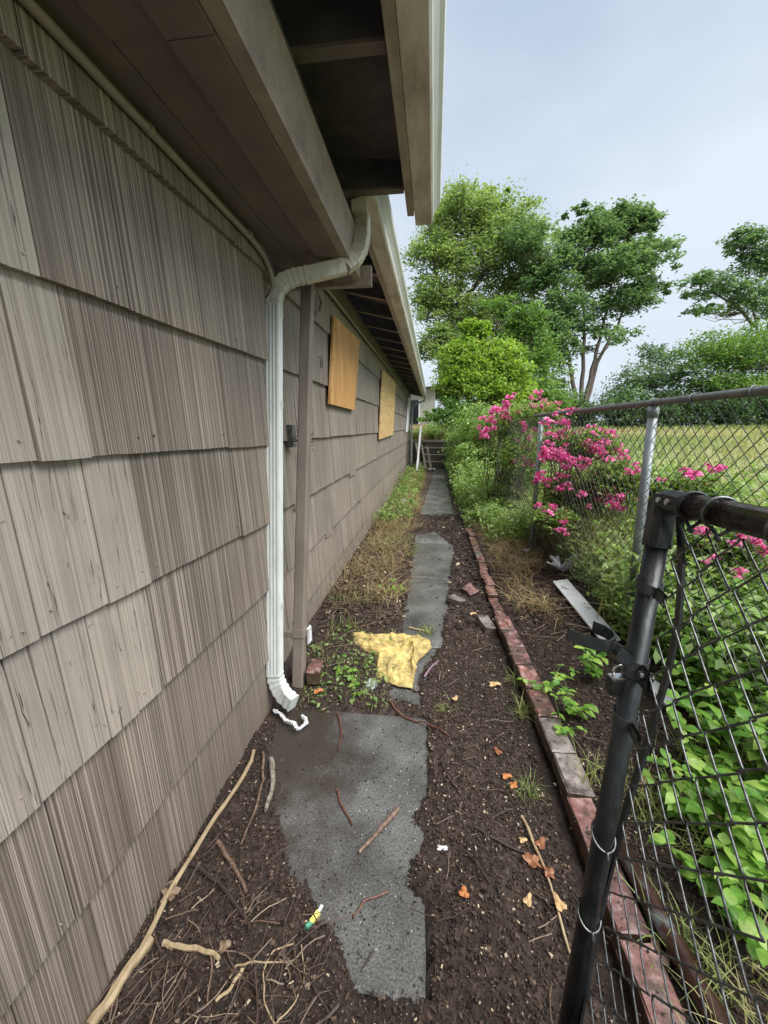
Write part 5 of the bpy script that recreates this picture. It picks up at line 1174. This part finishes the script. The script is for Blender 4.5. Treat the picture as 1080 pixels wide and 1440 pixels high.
def rose(label, base, blobs, flowers, lsize=.035, seed=1):
    root = empty('rose_bush', tuple(base), label, 'rose bush', 'pink roses along the fence'); g = random.Random(seed)
    P, T = [], []
    for (px, py, rx, ry, d, n) in blobs:
        k = d/F; p, t, _c = ell_pts(dp(px, py, d), (rx*k, rx*k*.8, ry*k), n, .25, 26); P.append(p); T.append(t)
    P = np.vstack(P); T = np.concatenate(T); k_ = P[:, 2] > base_h(P[:, 0], P[:, 1]); P, T = P[k_], T[k_]
    mesh_np('foliage', leaves(P[::2], lsize, .8), 4, np.clip((.32+.5*T+rng.normal(0, .17, len(P)))[::2], 0, 1), M['leaf_rose'], root)
    mb = MB()
    for f_ in flowers:
        px, py, d = f_[:3]; c = dp(px, py, d); b = np.array(base) + np.array([g.uniform(-.4, .4), g.uniform(-.4, .4), 0]); b[2] = bh(b[0], b[1])
        mb.tube([b, (b+c)/2 + np.array([g.uniform(-.1, .1), g.uniform(-.1, .1), .12]), c], [.005, .004, .002], 4, .35, cap=False)
        o = bpy.data.objects.new('flower', FM[g.randrange(4)]); COL.objects.link(o); o.parent = root; o.location = Vector(c - np.array(root.location))
        s = (f_[3] if len(f_) > 3 else 1.0)*g.uniform(1.0, 1.45); o.scale = (s, s, s*.85); o.rotation_euler = (g.uniform(-.5, .5), g.uniform(-.5, .5), g.uniform(0, 6))
    mb.build('cane', M['twig'], root)
FL = lambda pts, d0, d1, s=1.0: [(x_+rnd.uniform(-2,2), y_+rnd.uniform(-2,2), rnd.uniform(d0, d1), s) for x_, y_ in pts]
def more(L, k, j):
    return L + [(a[0]+rnd.uniform(-j, j), a[1]+rnd.uniform(-j*.8, j*.8), a[2], a[3]) for a in (rnd.choice(L) for _ in range(int(len(L)*k)))]
rose('leftmost rose bush with pink blooms above the far fence post', base_at(715, 5.6),
     [(705,612,36,30,5.8,5200),(745,595,32,25,5.4,4200),(730,650,30,30,5.2,4200),(675,625,18,20,6,1800),(770,590,20,20,5,2200)],
     more(FL([(690,582),(698,578),(706,574),(714,571),(708,584),(684,588),(680,608),(688,603),(676,615),(682,612),(738,625),(742,617),(738,650),(734,648),(757,560),(765,564),(749,570),(775,570),(796,575),(745,576),(719,590),(738,632),(752,573),(762,570),(768,573),(738,605),(690,600)], 4.9, 5.6, 1.0), 1.3, 17), seed=3)
rose('largest rose bush, heavy with pink blooms between the two fence posts', base_at(830, 3.6),
     [(790,640,32,34,4.0,4800),(830,640,34,36,3.7,5200),(860,680,32,30,3.3,4800),(800,700,34,34,3.6,4800),(775,735,28,20,3.2,2600)],
     more(FL([(793,608),(797,590),(789,594),(832,600),(826,604),(834,607),(822,620),(840,624),(848,628),(855,630),(860,634),(852,622),(763,640),(775,640),(782,645),(790,648),(798,650),(808,652),(815,645),(822,648),(772,632),(770,675),(766,678),(791,672),(828,672),(832,676),(817,692),(822,694),(845,690),(853,697),(861,700),(868,705),(872,698),(840,688),(875,642),(868,655),(873,652),(880,645),(890,660),(896,664),(862,712),(875,714)], 3.0, 3.9, .80), 1.3, 20)
     + FL([(757,713),(770,724),(776,718),(782,714),(792,738),(792,746),(788,742)], 2.9, 3.2, .75) + FL([(905,700),(900,672),(888,690),(912,655),(845,660),(800,625),(815,612),(785,690),(805,680),(830,655),(780,668),(842,725),(825,712),(765,600),(772,612),(770,590),(780,582)], 3.0, 3.7, .75), seed=5)
rose('sparser rose bush reaching behind the gate corner', base_at(985, 2.9),
     [(930,700,30,32,3.0,2600),(985,700,40,30,2.9,2400),(1040,780,44,30,2.2,2800),(990,770,36,30,2.3,2400)],
     FL([(925,678),(930,684),(928,672),(922,690),(965,664),(972,668),(992,678),(970,692),(1008,660),(1015,657),(1002,656)], 2.7, 3.2, .8)
     + FL([(985,742),(990,748),(1045,765),(1055,770),(1060,774),(1035,764),(1048,758),(1003,783),(1040,802),(1036,808),(1068,768),(1042,815),(1070,782),(1074,776)], 2.0, 2.3, .75), seed=8)

# ------------------------------------------------------------------ broad leafed plants by the gate
def leaf_mesh(seed):
    g = random.Random(seed); n = 6; V = []; Fc = []
    for i_ in range(n+1):
        t = i_/n; w = math.sin(math.pi*min(1, t**.8))*.36*(1-.15*t); z = .12*math.sin(t*2.6) - .12*t*t
        if i_ in (0, n): w = .01
        V += [(t, -w, z+.10*w+g.uniform(-.015, .015)), (t, 0, z-.02), (t, w, z+.10*w+g.uniform(-.015, .015))]
    for i_ in range(n): a = 3*i_; Fc += [(a, a+3, a+4, a+1), (a+1, a+4, a+5, a+2)]
    me = bpy.data.meshes.new('plant_leaf'); me.from_pydata(V, [], Fc); me.materials.append(M['plantleaf']); me.shade_smooth(); return me
LM = [leaf_mesh(s) for s in range(4)]
def plant(px, py, hgt, nst, nlf, s, label, z=None, spread=.10, seed=0):
    g = random.Random(seed+int(px)); b = gp(px, py); root = empty('leafy_plant', tuple(b), label, 'plant', 'leafy plants by the gate'); mb = MB()
    for k in range(nst):
        a = g.uniform(0, 6.28); L = hgt*g.uniform(.6, 1.1); e = np.array([math.cos(a)*spread*g.uniform(.4, 1.4), math.sin(a)*spread*g.uniform(.4, 1.4), L]); m_ = b + e*np.array([.35, .35, .6])
        tip = b + e; mb.tube([b, m_, tip], [.0025, .002, .001], 4, .35)
        for j in range(nlf):
            t = (j+1)/nlf; p = (b*(1-t)**2 + 2*m_*t*(1-t) + tip*t*t) if True else tip
            for side in (0, 1, 2):
                if g.random() < .12: continue
                o = bpy.data.objects.new('leaf', LM[g.randrange(4)]); COL.objects.link(o); o.parent = root; o.location = Vector(p - b)
                q = s*g.uniform(.6, 1.15)*(1-.25*t); o.scale = (q, q*g.uniform(.85, 1.2), q); o.rotation_euler = (g.uniform(-.35, .35), g.uniform(-.35, .55), a + j*1.9 + side*2.1 + g.uniform(-.5, .5))
    mb.build('stem', M['weed'], root)
plant(805, 1010, .16, 5, 3, .055, 'small leafy plant on the bank just left of the gate post', seed=1)
plant(770, 975, .12, 4, 3, .045, 'seedling with pale leaves touching the pink bricks', seed=2)
plant(880, 850, .25, 5, 3, .06, 'leafy plant between white strip and fence post', seed=4)
plant(835, 960, .20, 5, 3, .06, 'leafy plant below the padlock', seed=5)
plant(985, 1110, .25, 6, 4, .07, 'leafy plant seen through the lower gate mesh near the pipe', seed=7)
plant(1035, 1010, .32, 7, 4, .075, 'dense leafy plant behind the middle of the gate mesh', seed=8)
plant(1030, 1190, .24, 7, 4, .07, 'leafy plant with oval leaves low behind the gate mesh', seed=9)
plant(975, 1000, .26, 6, 4, .07, 'leafy plant in the first mesh column, level with the latch', seed=21)
plant(955, 1150, .16, 6, 3, .06, 'leafy plant nearest the lower gate post', seed=22)
plant(1000, 1060, .28, 7, 4, .075, 'bushy leafed plant between the two middle ones behind the mesh', seed=23)
plant(995, 1260, .14, 5, 3, .055, 'low leafy plant beside the steel pipe', seed=24)
plant(1010, 930, .32, 6, 4, .07, 'leafy plant beneath the gate roses', seed=25)
plant(945, 900, .24, 5, 3, .065, 'leafy plant between latch and tension bar', seed=26)
plant(1020, 870, .36, 6, 4, .07, 'leafy plant just under the pink roses seen through the gate mesh', seed=31)
plant(1075, 1000, .34, 7, 4, .075, 'leafy plant at the right edge level with the padlock', seed=32)
plant(985, 1170, .20, 6, 3, .065, 'leafy plant above the rusty end of the steel pipe', seed=33)
plant(1050, 1330, .14, 6, 3, .06, 'leafy plant at the lower right corner over the pipe', seed=34)
plant(790, 1030, .09, 4, 2, .045, 'tiny leafy seedling on bare soil right of the grey bricks', seed=35)
plant(1065, 1270, .20, 6, 3, .065, 'leafy plant lowest at the right edge', seed=10)
plant(1075, 1110, .30, 7, 4, .075, 'leafy plant at the right edge halfway up the gate', seed=11)
plant(960, 960, .30, 6, 4, .07, 'leafy plant right behind the tension bar', seed=12)
plant(1060, 930, .34, 6, 4, .075, 'leafy plant high behind the mesh at the right edge', seed=13)
plant(500, 975, .07, 3, 2, .045, 'low broad leafed weed in front of the grey paper', seed=14)
plant(550, 838, .10, 4, 2, .05, 'bright green weed between dry grass and slab', seed=15)
plant(470, 955, .09, 4, 2, .035, 'small green weed right of the loose brick', seed=16)

# ------------------------------------------------------------------ far end: steps, railing post, neighbour's house
steps = empty('garden_steps', (0.25, 14.7, 0), 'dark wooden garden steps at the far end of the path', 'steps')
for k in range(4):
    y0 = 14.55 + k*.24; z1 = .235*(k+1)
    MB().box((-.35, y0, z1-.26), (.75, y0+.27, z1-.03)).build('riser', M['step'], steps)
    MB().box((-.37, y0-.02, z1-.029), (.77, y0+.25, z1)).build('tread', M['step_edge'], steps)
for s_, nm in ((0, 'post'),):
    a, b_ = gz(585, 660, 0.05), dp(592, 600, 13.2)
    a = dp(586, 662, 12.6); o = MB().tube([a, b_], .035, 8).build('white_pole', M['white_trim']); props(o, 'slim white pole leaning at the left side of the steps', 'pole')
a = dp(588, 640, 12.8); o = MB()
for k in range(3): o.obox(a + np.array([.18*k, .1, -.05*k]), (.03, 0, 0), (0, .03, 0), (rnd.uniform(-.1, .1), 0, .38))
o = o.build('broken_lattice', M['step_edge']); props(o, 'broken wooden boards leaning before the steps', 'boards')
nh = empty('neighbour_house', (-1.2, 26, 1.0), 'plain beige house partly visible past the end of the eave', 'house')
hx1 = dp(612, 560, 25)[0]; hz1 = dp(610, 551, 25)[2]
MB().box((-9, 24, .3), (hx1, 31, hz1)).build('wall', M['stucco'], nh)
MB().add([(-9.5,23.4,hz1+.02),(hx1+.35,23.4,hz1+.02),(hx1+.35,31.5,hz1+.02),(-9.5,31.5,hz1+.02),(-9.5,27.4,hz1+.45),(hx1+.35,27.4,hz1+.45)], [(0,1,2,3),(0,1,5,4)[::-1],(1,2,5),(2,3,4,5),(3,0,4)]).build('roof', M['roof'], nh)
wx = dp(590, 575, 24)
w_n = MB().box((wx[0]-.5, 23.94, wx[2]-.9), (wx[0]-.02, 23.99, wx[2]+.45)).build('window', M['window_dark'], nh)
MB().box((wx[0]-.019, 23.93, wx[2]-.92), (wx[0]+.05, 23.985, wx[2]+.48)).build('frame', M['white_trim'], w_n)
